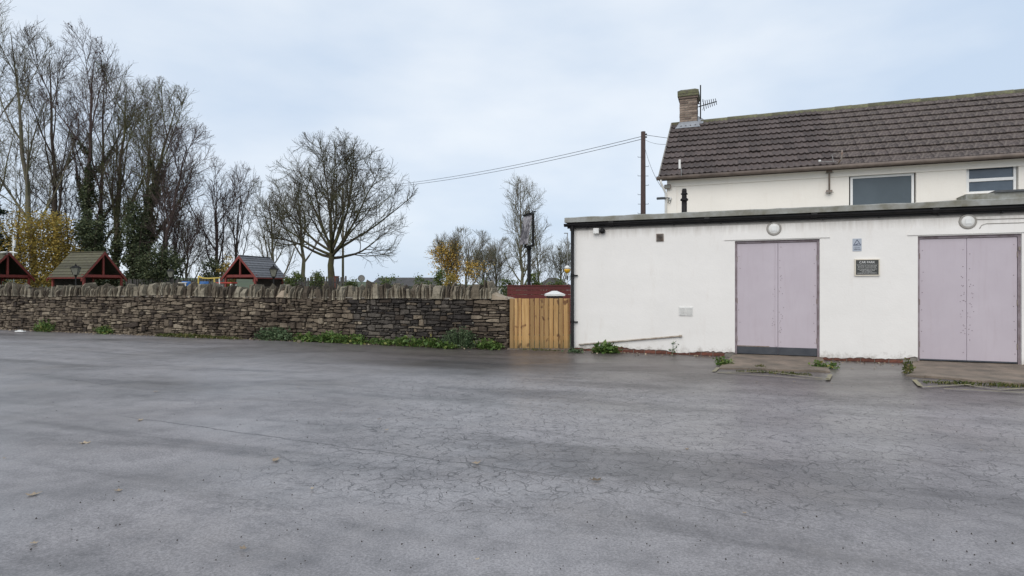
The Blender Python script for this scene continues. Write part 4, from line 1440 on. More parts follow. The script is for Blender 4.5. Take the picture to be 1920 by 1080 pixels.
def red_fence():
    rng = random.Random(6)
    Y = 17.2
    x0, x1 = at(951, Y), 2.6
    R = thing('red_board_fence', 'dark red horizontal board fence behind the wooden gate', 'fence', (x0, Y, 0))
    top = zat(535.5, Y)
    z = top
    i = 0
    while z > .1:
        MB().box(0, x1 - x0, rng.uniform(-.005, .005), .022, z - .128, z - .006, .004).build('board', 'darkred_board', R)
        z -= .13
    for x in (.08, 1.3, x1 - x0 - .1):
        MB().box(x - .04, x + .04, .03, .11, 0, top - .02).build('post', 'darkred_board', R)
    MB().box(-.03, x1 - x0, -.02, .06, top - .003, top + .02).build('capping', 'darkred_board', R)
    Y = 15.0
    xc, hw = at(1041.5, Y), 18.5 * Y / F
    zt, zb = zat(545.5, Y), zat(555, Y)
    P = thing('capped_pier', 'brown pier with white pyramid cap behind the wooden gate', 'pier', (xc, Y + .3, 0))
    MB().box(-hw + .05, hw - .05, -hw + .05, hw - .05, 0, zb, .01).build('pier', 'timber_pole', P)
    m = MB()
    c4 = [(-hw, -hw), (hw, -hw), (hw, hw), (-hw, hw)]
    t4 = [(p[0] * .22, p[1] * .22) for p in c4]
    for i in range(4):
        j = (i + 1) % 4
        m.quad((*c4[i], zb), (*c4[j], zb), (*c4[j], zb + .045), (*c4[i], zb + .045))
        m.quad((*c4[i], zb + .045), (*c4[j], zb + .045), (*t4[j], zt), (*t4[i], zt))
    m.poly([(*p, zt) for p in t4]); m.poly([(*p, zb) for p in c4])
    m.build('cap', 'white_paint', P)
red_fence()

# ------------------------------------------------------------------ pub sign
def sign_art():
    m, t, b = nodes_of('faded_picture')
    b.inputs['Roughness'].default_value = .4
    c = ramp(t, noise(t, 3.2, 4, .6, dist=1.2), [(.38, (.05, .042, .048)), (.5, (.17, .15, .16)), (.60, (.42, .40, .41)), (.72, (.12, .095, .095))])
    t.links.new(c, b.inputs['Base Color'])
    return m
M['sign_art'] = sign_art()
def pub_sign():
    Y = 20.5
    X = at(992, Y)
    R = thing('pub_sign', 'tall black post carrying a faded hanging picture sign behind the wall', 'sign', (X, Y, 0), RAD(-71))
    z0, z1 = zat(462, Y), zat(402, Y)
    MB().tube([(0, 0, -.05), (0, 0, z0 - .02)], .065, 12).build('post', 'black_iron', R, True)
    MB().lathe([(.065, 0), (.10, .03), (.10, .07), (.05, .10)], 12, (0, 0, z0 - .12)).build('collar', 'black_iron', R)
    fr = MB()
    w_ = .42
    fr.box(-w_, -w_ + .05, -.035, .035, z0 - .03, z1); fr.box(w_ - .05, w_, -.035, .035, z0 - .03, z1)
    fr.box(-w_ + .05, w_ - .05, -.035, .035, z1 - .05, z1); fr.box(-w_ + .05, w_ - .05, -.035, .035, z0 - .03, z0 + .03)
    fr.build('frame', 'black_iron', R)
    MB().tube([(-.62, 0, z1 + .035), (.62, 0, z1 + .035)], .022, 8).build('top_bar', 'black_iron', R)
    for x in (-.3, 0, .3):
        MB().tube([(x, 0, z1 + .03), (x, 0, z1 + .09), (x * .8, 0, z1 + .14)], [.018, .018, .006], 6).build('scroll', 'black_iron', R)
    # picture board, swinging a little out of the frame
    pb = MB().box(-.34, .34, -.012, .012, -(z1 - z0) + .10, 0, .004).build('picture_board', 'sign_art', R)
    pb.location = (0, -.04, z1 - .06)
    pb.rotation_euler = (RAD(-10), 0, RAD(4))
pub_sign()

# ------------------------------------------------------------------ pavilions
def pavilion(label, X, Y, th, W, L, ze, za, roofmat, red='red_paint', seed=1):
    rng = random.Random(seed)
    R = thing('timber_pavilion', label, 'shelter', (X, Y, 0), th, 'red timber pavilions in the garden')
    h = W / 2
    for sx in (-1, 1):
        for y in (.10, L - .10):
            MB().box(sx * (h - .22) - .06, sx * (h - .22) + .06, y - .06, y + .06, 0, ze + .1, .008).build('post', red, R)
    slope = math.atan2(za - ze, h)
    for y in (.10, L - .10):
        MB().box(-h + .10, h - .10, y - .065, y + .065, ze + .02, ze + .20, .01).build('tie_beam', red, R)
        MB().box(-.055, .055, y - .05, y + .05, ze + .201, za - .14, .008).build('king_post', red, R)
    for sx in (-1, 1):
        MB().box(sx * (h - .20) - .05, sx * (h - .20) + .05, .166, L - .166, ze + .02, ze + .16).build('wall_plate', red, R)
        MB().box(sx * h - (.02 if sx > 0 else .01), sx * h + (.01 if sx > 0 else .02), .0, L, ze - .06, ze + .06).build('eaves_board', red, R)
    # barge boards
    for y0, y1 in ((-.06, -.015), (L + .015, L + .06)):
        for sx in (-1, 1):
            d = Vector((sx * -h, 0, za - ze)).normalized()
            n_ = Vector((sx * d.z if sx > 0 else -d.z, 0, abs(d.x)))
            a = Vector((sx * (h + .07), 0, ze - .08)); b = Vector((0, 0, za + .03))
            wv = Vector((0, 0, -.21))
            m = MB()
            c = [a, b, b + wv, a + wv * .8]
            f = [(p.x, y0, p.z) for p in c]; k_ = [(p.x, y1, p.z) for p in c]
            m.poly(f); m.poly(k_)
            for i in range(4):
                j = (i + 1) % 4
                m.quad(f[i], f[j], k_[j], k_[i])
            m.build('barge_board', red, R)
    # lapped roof boards
    NB = 9
    for sx in (-1, 1):
        rf = MB()
        A_, B_ = (sx * h, ze), (0, za)
        rf.quad((A_[0], 0, A_[1]), (A_[0], L, A_[1]), (0, L, za), (0, 0, za))
        ro = rf.build('roof_slope', 'dark_board', R)
        for i in range(NB):
            t0, t1 = i / NB, (i + 1.12) / NB
            t1 = min(t1, 1)
            n_ = (sx * math.sin(slope), math.cos(slope))
            P = lambda t, hh: (A_[0] + (B_[0] - A_[0]) * t + n_[0] * hh, A_[1] + (B_[1] - A_[1]) * t + n_[1] * hh)
            p0, p1, q0, q1 = P(t0, .045), P(t1, .014), P(t0, .012), P(t1, .004)
            m = MB()
            y0, y1 = -.05 + rng.uniform(-.015, .0), L + .05
            m.quad((p0[0], y0, p0[1]), (p0[0], y1, p0[1]), (p1[0], y1, p1[1]), (p1[0], y0, p1[1]))
            m.quad((q0[0], y0, q0[1]), (q0[0], y1, q0[1]), (p0[0], y1, p0[1]), (p0[0], y0, p0[1]))
            m.quad((q0[0], y0, q0[1]), (p0[0], y0, p0[1]), (p1[0], y0, p1[1]), (q1[0], y0, q1[1]))
            m.quad((q0[0], y1, q0[1]), (p0[0], y1, p0[1]), (p1[0], y1, p1[1]), (q1[0], y1, q1[1]))
            m.build('roof_board', roofmat, ro)
    MB().box(-.09, .09, -.05, L + .05, za + .0, za + .05, .01).build('ridge_cap', roofmat, R)
    # dark back boarding and a bench
    m = MB()
    m.poly([(-h + .25, L - .18, .2), (h - .25, L - .18, .2), (h - .25, L - .18, ze), (0, L - .18, za - .2), (-h + .25, L - .18, ze)])
    m.build('back_boarding', 'dark_board', R)
    MB().box(-h + .3, h - .3, L - .75, L - .25, .40, .45).box(-h + .4, -h + .48, L - .7, L - .3, 0, .399).box(h - .48, h - .4, L - .7, L - .3, 0, .399).build('bench', 'dark_board', R)
    return R
pavilion('red timber pavilion with grey lapped roof right of the play area', -17.81, 38.31, -.258, 2.69, 3.03, 2.02, 3.46, 'pav_roof_grey', seed=3)
pavilion('red timber pavilion with mossy brown roof under the ivy clad trees', -26.98, 38.83, 1.286, 3.05, 2.88, 2.02, 3.74, 'pav_roof', seed=4)
pavilion('red timber pavilion cut by the left edge with white lamps on its ridge', at(16, 38.4), 38.4, 1.286, 3.05, 2.88, 2.02, 3.70, 'pav_roof', seed=5)
def ridge_lamps():
    Y = 38.3
    X = at(17, Y)
    z = zat(474, Y)
    R = thing('ridge_floodlight', 'pair of white oval floodlights on the leftmost pavilion ridge', 'floodlight', (X, Y - .15, z))
    for sx, rx in ((-.22, 1), (.42, 1.25)):
        m = MB().lathe([(.02, -.07), (.12, -.05), (.15, 0), (.12, .05), (.02, .07)], 12)
        o = m.build('lamp_head', 'white_paint', R, True)
        o.location = (sx, 0, .02); o.scale = (1.5 * rx, .9, .7); o.rotation_euler = (0, RAD(12 if sx > 0 else -4), 0)
    MB().tube([(-.22, 0, 0), (.42, 0, 0)], .02, 6).tube([(0, 0, -.12), (0, 0, .16)], .02, 6).build('bracket', 'steel', R)
    Xp = at(25, Y)
    A = thing('panel_aerial', 'slim white box aerial on a pole above the leftmost pavilion', 'aerial', (at(25, Y + 2.2), Y + 2.2, 0))
    MB().tube([(0, 0, 0), (0, 0, zat(441, Y + 2.2))], .04, 8).build('pole', 'white_paint', A)
    MB().box(.03, .14, -.06, .06, zat(457, Y), zat(445, Y), .015).build('aerial_box', 'white_plastic', A)
ridge_lamps()

def lantern(px_, top, Y, label):
    X, zt = at(px_, Y), zat(top, Y)
    R = thing('garden_lantern', label, 'lantern', (X, Y, 0), .3, 'black lantern posts in the garden')
    zb = zt - .62
    MB().tube([(0, 0, 0), (0, 0, .5), (0, 0, zb - .06)], [.055, .04, .035], 10).build('post', 'black_iron', R, True)
    MB().lathe([(.035, -.10), (.09, -.06), (.06, -.03), (.10, .0), (.10, .02)], 10, (0, 0, zb)).build('holder', 'black_iron', R)
    MB().tube([(-.2, 0, zb - .22), (.2, 0, zb - .22)], .016, 6).build('ladder_bar', 'black_iron', R)
    a, b = .10, .185
    m = MB(); bars = MB()
    lo = [(a * x, a * y, zb + .02) for x, y in ((-1, -1), (1, -1), (1, 1), (-1, 1))]
    hi = [(b * x, b * y, zb + .40) for x, y in ((-1, -1), (1, -1), (1, 1), (-1, 1))]
    for i in range(4):
        j = (i + 1) % 4
        m.quad(lo[i], lo[j], hi[j], hi[i])
        bars.tube([lo[i], hi[i]], .013, 5)
    m.build('glass', 'glass', R)
    bars.build('cage', 'black_iron', R)
    m = MB()
    for i in range(4):
        j = (i + 1) % 4
        e = [(p[0] * 1.2, p[1] * 1.2, p[2]) for p in (hi[i], hi[j])]
        m.quad(e[0], e[1], (e[1][0] * .35, e[1][1] * .35, zb + .53), (e[0][0] * .35, e[0][1] * .35, zb + .53))
    m.poly([(p[0] * 1.2, p[1] * 1.2, p[2]) for p in hi])
    m.lathe([(.05, .53), (.06, .56), (.02, .60), (.03, .62), (.0, .66)], 8, (0, 0, zb))
    m.build('cap', 'black_iron', R)
lantern(142, 495, 33, 'black lantern post before the mossy roofed pavilion')
lantern(320, 502, 37, 'black lantern post before the ivy clad trees right of the mossy pavilion')
lantern(513, 497, 31, 'black lantern post before the grey roofed pavilion')

# ------------------------------------------------------------------ picket fence in the garden and play things
def picket_fence(x0, x1, Y0, Y1, top, label, seed):
    rng = random.Random(seed)
    A, B = Vector((at(x0, Y0), Y0, 0)), Vector((at(x1, Y1), Y1, 0))
    ln = (B - A).length
    R = thing('picket_fence', label, 'fence', A, math.atan2(B.y - A.y, B.x - A.x))
    zt = top
    pm = MB()
    pm.v = [(-.07, 0, 0), (.07, 0, 0), (.07, 0, 1), (0, 0, 1.02), (-.07, 0, 1), (-.07, .022, 0), (.07, .022, 0), (.07, .022, 1), (0, .022, 1.02), (-.07, .022, 1)]
    pm.f = [(0, 1, 2, 3, 4), (9, 8, 7, 6, 5), (0, 5, 6, 1), (1, 6, 7, 2), (2, 7, 8, 3), (3, 8, 9, 4), (4, 9, 5, 0)]
    me = pm.mesh('picket', 'grey_picket')
    x = .08
    while x < ln:
        o = link('picket', me, R, (x, rng.uniform(-.006, .006), 0))
        o.scale = (rng.uniform(.85, 1.05), 1, zt + rng.uniform(-.10, .10))
        o.rotation_euler = (0, rng.uniform(-.02, .02), 0)
        x += .185
    for z in (.4, zt - .35):
        MB().box(0, ln, .03, .08, z - .04, z + .04).build('rail', 'grey_picket', R)
picket_fence(236, 425, 45, 44, zat(524, 44), 'grey picket fence behind the play area', 2)
picket_fence(528, 650, 43, 42, zat(521, 43), 'grey picket fence right of the grey roofed pavilion', 3)

def play():
    Y = 36
    R = thing('play_rail', 'yellow curved rail on yellow and white posts in the play area', 'play rail', (at(392, Y), Y, 0))
    a, b = at(372, Y) - at(392, Y), at(413, Y) - at(392, Y)
    z = zat(521, Y)
    MB().tube([(a, 0, z + .1), (a * .6, 0, z - .02), (0, 0, z - .04), (b, 0, z)], .045, 8).build('rail', 'yellow', R, True)
    MB().tube([(at(402, Y) - at(392, Y), 0, 0), (at(402, Y) - at(392, Y), 0, z - .03)], .05, 8).build('post', 'yellow', R)
    MB().tube([(b, 0, 0), (b - .06, 0, z + .02)], .035, 8).build('post', 'white_paint', R)
    MB().tube([(a, 0, 0), (a, 0, z + .1)], .045, 8).build('post', 'yellow', R)
    R = thing('play_table', 'red topped play table beside the grey roofed pavilion', 'play table', (at(413, Y), Y + .8, 0))
    zz = zat(530, Y)
    MB().box(-.5, .5, -.4, .4, zz - .05, zz + .03, .015).build('table_top', 'bright_red', R)
    for x in (-.42, .42):
        for y in (-.32, .32):
            MB().box(x - .03, x + .03, y - .03, y + .03, 0, zz - .051).build('leg', 'white_paint', R)
    for k, (x, lab) in enumerate(((349, 'blue play barrel left of the yellow rail, farther from it'), (383, 'blue play barrel under the yellow rail'))):
        R = thing('play_barrel', lab, 'barrel', (at(x, Y + .5), Y + .5, 0), 0, 'blue play barrels')
        zz = zat(527.5, Y)
        MB().lathe([(.24, 0), (.27, .3), (.28, zz * .5), (.27, zz - .2), (.25, zz - .02), (.22, zz)], 14).build('barrel', 'blue', R, True)
        MB().lathe([(.285, 0), (.29, .03), (.285, .06)], 14, (0, 0, zz * .6)).build('hoop', 'white_paint' if k else 'bright_red', R)
    o = MB().box(at(330, Y) , at(346, Y), Y + .2, Y + .35, zat(531, Y), zat(529.5, Y), .008).box(at(331, Y), at(332.5, Y), Y + .22, Y + .33, 0, zat(531, Y) - .001).box(at(343, Y), at(344.5, Y), Y + .22, Y + .33, 0, zat(531, Y) - .001).build('play_bench', 'sign_cream')
    tag(o, 'pale plank bench beside the blue barrels', 'bench')
play()

# ------------------------------------------------------------------ far street things
def far_things():
    def cottage(label, x0, x1, Y, ytop, dep, hip, roofm='far_roof', eave=.55):
        X0, X1, zt = at(x0, Y), at(x1, Y), zat(ytop, Y)
        ze = zt * eave if zt * eave > 1.2 else zt - 1.1
        R = thing('far_building', label, 'building', ((X0 + X1) / 2, Y, 0), 0, 'low buildings beyond the garden')
        w_ = (X1 - X0) / 2
        MB().box(-w_ + .25, w_ - .25, .3, dep - .3, 0, ze).build('wall', 'far_wall', R)
        m = MB()
        r = [(-w_, 0), (w_, 0), (w_, dep), (-w_, dep)]
        a, b = (-w_ + hip, dep / 2), (w_ - hip, dep / 2)
        m.quad((*r[0], ze), (*r[1], ze), (*b, zt), (*a, zt)); m.quad((*r[2], ze), (*r[3], ze), (*a, zt), (*b, zt))
        m.poly([(*r[1], ze), (*r[2], ze), (*b, zt)]); m.poly([(*r[3], ze), (*r[0], ze), (*a, zt)])
        m.poly([(*p, ze - .01) for p in r])
        m.build('roof', roofm, R, fix=False)
        for k in range(3):
            x = -w_ * .6 + k * w_ * .55
            wn = MB().box(x, x + w_ * .2, .26, .295, ze * .35, ze * .75).build('window', 'upvc', R)
            MB().box(x + .08, x + w_ * .2 - .08, .245, .259, ze * .35 + .08, ze * .75 - .08).build('pane', 'pane', wn)
        return R
    cottage('long low building with dark roof beyond the wall left of the yellow tree', 690, 822, 80, 519.5, 7, .6)
    cottage('low pale roofed building behind the thin trees', 898, 950, 85, 519, 7, .4, 'lead')
    cottage('low grey roofed house beyond the red fence', 1005, 1075, 88, 520, 7, 2.2)
    Y = 60
    R = thing('road_sign', 'small round road sign on a post beyond the wall', 'sign', (at(678, Y), Y, 0))
    z = zat(522, Y)
    MB().tube([(0, 0, 0), (0, 0, z + .2)], .04, 8).build('post', 'steel', R)
    MB().lathe([(.36, 0), (.36, -.03)], 20, (0, -.05, z), 'y').build('disc', 'steel', R)
    MB().lathe([(.26, 0), (.26, -.01)], 20, (0, -.085, z), 'y').build('face', 'far_wall', R)
    Y = 44.5
    o = thing('brick_pier', 'small red brick pier at the end of the picket fence', 'pier', (at(630.5, Y), Y, 0))
    zt = zat(517.5, Y)
    MB().box(-.16, .16, -.16, .16, 0, zt - .06, .01).build('shaft', 'brick', o)
    MB().box(-.2, .2, -.2, .2, zt - .0595, zt, .015).build('capstone', 'brick', o)
    Y = 42
    R = thing('belisha_beacon', 'amber and white crossing beacon globe at the extension edge', 'beacon', (at(1063.5, Y), Y, 0))
    zc = zat(505, Y)
    for i in range(8):
        MB().tube([(0, 0, zc * i / 8.4), (0, 0, zc * (i + .99) / 8.4)], .045, 8).build('pole_band', 'white_paint' if i % 2 else 'black_iron', R)
    MB().lathe([(.04, -.30), (.17, -.20), (.22, -.06), (.215, .02)], 14, (0, 0, zc)).build('globe', 'amber', R, True)
    MB().lathe([(.215, .022), (.19, .16), (.11, .25), (.02, .28)], 14, (0, 0, zc)).build('globe_top', 'white_plastic', R, True)
    Y = 60
    R = thing('street_lamp', 'thin grey street lamp post at the extension edge', 'lamp', (at(1064, Y), Y, 0))
    zt = zat(438, Y)
    MB().tube([(0, 0, 0), (0, 0, 1.2), (0, 0, zt)], [.09, .06, .045], 8).build('post', 'steel', R)
    MB().box(-.35, .05, -.08, .08, zt, zt + .08, .02).build('lamp_head', 'steel', R)
far_things()

# ------------------------------------------------------------------ trees
def unit(v):
    return v / np.maximum(np.linalg.norm(v, axis=-1, keepdims=True), 1e-9)

def tubes(levels, k_of):
    Vs, Fs, base = [], [], 0
    for li, (P, r) in enumerate(levels):
        k = k_of[li]
        n, q, _ = P.shape
        T = np.empty_like(P)
        T[:, 1:-1] = P[:, 2:] - P[:, :-2]; T[:, 0] = P[:, 1] - P[:, 0]; T[:, -1] = P[:, -1] - P[:, -2]
        T = unit(T)
        ref = np.where(np.abs(T[..., 2:3]) > .85, np.array([1., 0, 0]), np.array([0, 0, 1.]))
        A = unit(np.cross(T, ref)); B = np.cross(T, A)
        th = 2 * np.pi * np.arange(k) / k
        ring = P[:, :, None] + (A[:, :, None] * np.cos(th)[:, None] + B[:, :, None] * np.sin(th)[:, None]) * r[:, :, None, None]
        Vs.append(ring.reshape(-1, 3))
        i = np.arange(n)[:, None, None] * q * k + np.arange(q - 1)[None, :, None] * k
        j = np.arange(k)[None, None, :]; j2 = (j + 1) % k
        Fq = np.stack([i + j, i + j2, i + k + j2, i + k + j], -1).reshape(-1, 4) + base
        Fs.append(Fq); base += n * q * k
    return np.concatenate(Vs), np.concatenate(Fs)

def grow(rng, trunk, trad, specs, env):
    """trunk (P,3); every spec grows one generation of branches on the one before"""
    levels = [(trunk[None], trad[None])]
    for sp in specs:
        P, r = levels[-1]
        n, q, _ = P.shape
        c = sp['n']
        t = sp['t0'] + (sp['t1'] - sp['t0']) * (np.arange(c)[None] + rng.random((n, c))) / c
        par = np.repeat(np.arange(n), c); t = t.ravel()
        f = t * (q - 1); i = np.minimum(f.astype(int), q - 2); w_ = (f - i)[:, None]
        pos = P[par, i] * (1 - w_) + P[par, i + 1] * w_
        T = unit(P[par, i + 1] - P[par, i])
        rr = r[par, i] * (1 - w_[:, 0]) + r[par, i + 1] * w_[:, 0]
        plen = np.linalg.norm(np.diff(P, axis=1), axis=2).sum(1)[par]
        az = rng.normal(size=(len(par), 3))
        if sp.get('fan'):                                         # spread evenly round the stem
            phi = np.tile(np.arange(c) * 2.39996, n) + rng.random(len(par)) * .7
            az = np.stack([np.cos(phi), np.sin(phi), 0 * phi], -1)
        az = unit(az - T * (az * T).sum(-1, keepdims=True))
        a = np.radians(sp['ang'] + sp.get('slope', 0) * t + rng.normal(size=len(par)) * sp.get('sd', 8))[:, None]
        D = unit(T * np.cos(a) + az * np.sin(a))
        ln = sp['len'] * rng.uniform(.7, 1.2, len(par)) * (1 - sp.get('fall', .5) * t)
        if sp.get('rel'):
            ln = ln * plen
        pts = sp['p']
        if env is not None:                                       # branches end inside the crown's outline
            sc_ = np.full(len(ln), .12)
            lift = np.array([0, 0, sp.get('up', .1) * pts * .45])
            De = unit(D + lift)
            for k_ in (.25, .4, .55, .7, .85, 1.0):
                sc_ = np.where(env(pos + De * (ln * k_)[:, None]) < 1, k_, sc_)
            ln = ln * sc_ * rng.uniform(.85, 1.05, len(ln))
        cur = pos.copy(); out = [cur]
        for s in range(pts - 1):
            D = unit(D + np.array([0, 0, 1.]) * sp.get('up', .1) + rng.normal(size=D.shape) * sp.get('wig', .1) + np.array(sp.get('bend', (0, 0, 0))))
            step = (ln / (pts - 1))[:, None]
            nx_ = cur + D * step
            cur = nx_; out.append(cur)
        Pn = np.stack(out, 1)
        r0 = np.minimum(rr * sp.get('rr', .6), sp.get('rmax', 9))
        r0 = np.maximum(r0, sp.get('rmin', .012))
        tap = np.linspace(1, sp.get('tip', .3), pts)[None]
        levels.append((Pn, r0[:, None] * tap))
    return levels

def ellip(c, rad, wob=.12, seed=0):
    c = np.array(c); rad = np.array(rad)
    def e(p):
        q = (p - c) / rad
        th = np.arctan2(q[:, 0], q[:, 2])
        k = 1 + wob * np.sin(th * 5 + seed) * .6 + wob * np.sin(th * 11 + seed * 2.3) * .5
        return np.sqrt((q ** 2).sum(-1)) / k
    return e

def leaves(name, mat, parent, C, size, rng, flat=.4, aspect=.6, up=None):
    n = len(C)
    D = unit(rng.normal(size=(n, 3)) * np.array([1, 1, flat]) + (np.array(up) if up is not None else 0))
    S = unit(np.cross(D, rng.normal(size=(n, 3))))
    L = (size * rng.uniform(.6, 1.3, n))[:, None]
    nrm = np.cross(D, S)
    V = np.stack([C, C + D * L * .5 + S * L * aspect * .5 + nrm * L * .08, C + D * L, C + D * L * .5 - S * L * aspect * .5 + nrm * L * .08], 1).reshape(-1, 3)
    Fq = np.arange(4 * n).reshape(n, 4)
    return np_object(name, V, Fq, mat, parent)

def bare_tree(name, label, cat_group, base, H, trunk_lean, specs, env, r0, mat, seed, trunk_to=1.0, P=9, ks=None, bowed=0.0):
    rng = np.random.default_rng(seed)
    R = thing(name, label, 'tree', base, 0, cat_group)
    t = np.linspace(0, 1, P)[:, None]
    lean = np.array(trunk_lean)
    trunk = np.concatenate([t ** 1.3 * lean[0] + bowed * np.sin(t * 3), t ** 1.3 * lean[1], t * H * trunk_to - .1 * (1 - t)], 1)
    trunk[1:-1, :2] += rng.normal(size=(P - 2, 2)) * .05
    trad = r0 * (1.0 - .55 * np.linspace(0, 1, P)); trad[0] *= 1.35
    if trunk_to > .6:
        trad = r0 * (1.02 - .93 * np.linspace(0, 1, P)); trad[0] *= 1.3
    lv = grow(rng, trunk, trad, specs, env)
    ks = ks or [10, 7, 5, 4, 3, 3, 3]
    V, Fq = tubes(lv[:2], ks[:2])
    np_object('trunk', V, Fq, mat, R, True)
    V, Fq = tubes(lv[2:], ks[2:])
    o = np_object('crown', V, Fq, mat, R, True)
    return R, lv, rng

G1 = 'tall bare trees at the left behind the pavilions'
Y0 = 50.0
def tall_tree(x0, xt, yt, Y, r0, mat, seed, label, nlead=7, wide=3.0, low=.22, ivy=0, ivy_top=.5, ivy_w=.9):
    X = at(x0, Y); H = zat(yt, Y)
    lx = at(xt, Y) - X
    env = ellip((lx * .75, 0, H * .58), (wide * 1.6, wide * 1.6, H * .53), .08, seed)
    specs = [
        dict(n=nlead, t0=low, t1=.88, ang=25, sd=7, len=H * .58, fall=.60, p=8, up=.09, wig=.065, rr=.55, rmin=.045, tip=.16, fan=True, bend=(lx / H * .05, 0, 0)),
        dict(n=10, t0=.14, t1=.98, ang=37, sd=10, len=H * .17, fall=.5, p=6, up=.11, wig=.11, rr=.5, rmin=.022, tip=.4, rmax=.05),
        dict(n=6, t0=.2, t1=.98, ang=36, sd=12, len=1.8, fall=.35, p=5, up=.09, wig=.14, rr=.6, rmin=.0125, tip=.6, rmax=.02),
        dict(n=4, t0=.2, t1=1, ang=34, sd=14, len=.95, fall=.3, p=4, up=.09, wig=.18, rr=.7, rmin=.0095, tip=.7, rmax=.014)]
    R, lv, rng = bare_tree('tall_bare_tree', label, G1, (X, Y, 0), H * .97, (lx, 0), specs, env, r0, mat, seed, 1.0, 10)
    # twigs straight off the leader's top
    if ivy:
        P = lv[0][0][0]; L1 = lv[1][0]
        t = rng.random(ivy) ** 1.15 * ivy_top
        f = t * (len(P) - 1); i = np.minimum(f.astype(int), len(P) - 2); w_ = (f - i)[:, None]
        c = P[i] * (1 - w_) + P[i + 1] * w_
        rad = ivy_w * (1 - .62 * t / ivy_top) * (.75 + .35 * np.sin(t * 40 + seed))
        d = rng.normal(size=(ivy, 3)); d[:, 2] *= .6; d = unit(d)
        c = c + d * (rad * rng.random(ivy) ** .45)[:, None]
        # runs up the first limbs
        n2 = ivy // 2
        b = rng.integers(0, len(L1), n2); tt = rng.random(n2) * .5; ff = tt * (L1.shape[1] - 1); ii = ff.astype(int); ww = (ff - ii)[:, None]
        c2 = L1[b, ii] * (1 - ww) + L1[b, ii + 1] * ww
        keep = c2[:, 2] < H * ivy_top * 1.15
        c2 = c2 + unit(rng.normal(size=(n2, 3))) * (.30 * rng.random(n2) ** .5 * (1 - tt))[:, None]
        c = np.concatenate([c, c2[keep]])
        leaves('ivy', 'ivy', R, c, .17, rng, aspect=.85)
    return R, lv, rng

tall_tree(-28, -35, 90, 47, .26, 'bark_pale', 31, 'bare tree cut by the left edge behind the dark conifer', 6, 2.6)
tall_tree(66, 20, 44, 48, .28, 'bark_pale', 32, 'tallest pale stemmed bare tree leaning left near the left edge', 8, 2.6)
tall_tree(108, 92, 88, 50, .27, 'bark_brown', 33, 'bare tree above the golden shrub, right of the tallest one', 8, 2.6)
RB, lvB, rngB = tall_tree(158, 176, 100, 49, .30, 'bark_purple', 34, 'bare tree with ivy dark lower trunk and black leaf clusters at its top', 8, 2.8, ivy=9500, ivy_top=.56, ivy_w=1.15)
tw = lvB[4][0][:, -1]
tw = tw[np.argsort(-tw[:, 2])][:4500]
sel = tw[rngB.integers(0, len(tw), 22)]
cl = (sel[:, None] + rngB.normal(size=(22, 5, 3)) * .07).reshape(-1, 3)
leaves('leaf_cluster', 'twig_dead', RB, cl, .16, rngB, aspect=.8)['kind'] = 'stuff'
tall_tree(212, 238, 150, 50, .28, 'bark_green', 35, 'bare tree with greenish stems over the mossy pavilion', 8, 2.8, ivy=4200, ivy_top=.36, ivy_w=.8)
tall_tree(248, 330, 185, 48, .28, 'bark_green', 36, 'ivy clad bare tree leaning right beside the mossy pavilion', 8, 3.1, ivy=11000, ivy_top=.60, ivy_w=1.3)
tall_tree(296, 352, 262, 47, .22, 'bark_purple', 37, 'lower spreading bare tree at the right end of the ivy clad group', 9, 2.7, low=.10, ivy=4200, ivy_top=.30, ivy_w=1.0)
tall_tree(186, 196, 120, 55, .26, 'bark_brown', 38, 'bare tree rising behind the ivy clad trunks', 7, 2.6, ivy=3500, ivy_top=.40, ivy_w=1.1)
tall_tree(268, 285, 200, 55, .24, 'bark_purple', 39, 'slim bare tree behind the leaning ivy clad tree', 8, 2.8, low=.15, ivy=4000, ivy_top=.34, ivy_w=1.3)

def round_tree():
    Y = 48.0
    s = Y / F
    X = at(620, Y)
    H = zat(252, Y)
    cx, cz, rw, rh = (639 - 620) * s, zat(394, Y), 150 * s, 149 * s
    env = ellip((cx, 0, cz), (rw, rw * .9, rh), .05, 3)
    specs = [
        dict(n=19, t0=.78, t1=1.0, ang=330, slope=-322, sd=9, len=10.5, fall=.0, p=9, up=.055, wig=.075, rr=.60, rmin=.10, tip=.16, fan=True),
        dict(n=9, t0=.30, t1=.98, ang=42, sd=12, len=4.2, fall=.45, p=7, up=.045, wig=.11, rr=.5, rmin=.030, tip=.35, rmax=.085),
        dict(n=7, t0=.15, t1=.98, ang=38, sd=13, len=1.9, fall=.35, p=5, up=.07, wig=.14, rr=.55, rmin=.0145, tip=.55, rmax=.028),
        dict(n=6, t0=.15, t1=1, ang=36, sd=15, len=.95, fall=.3, p=4, up=.07, wig=.17, rr=.7, rmin=.0095, tip=.7, rmax=.014)]
    bare_tree('round_bare_tree', 'large round crowned bare tree with thick mossy trunk behind the picket fence', None, (X, Y, 0), 8.4, (.1, 0), specs, env, .38, 'bark_mossy', 57, .58, 7)
round_tree()

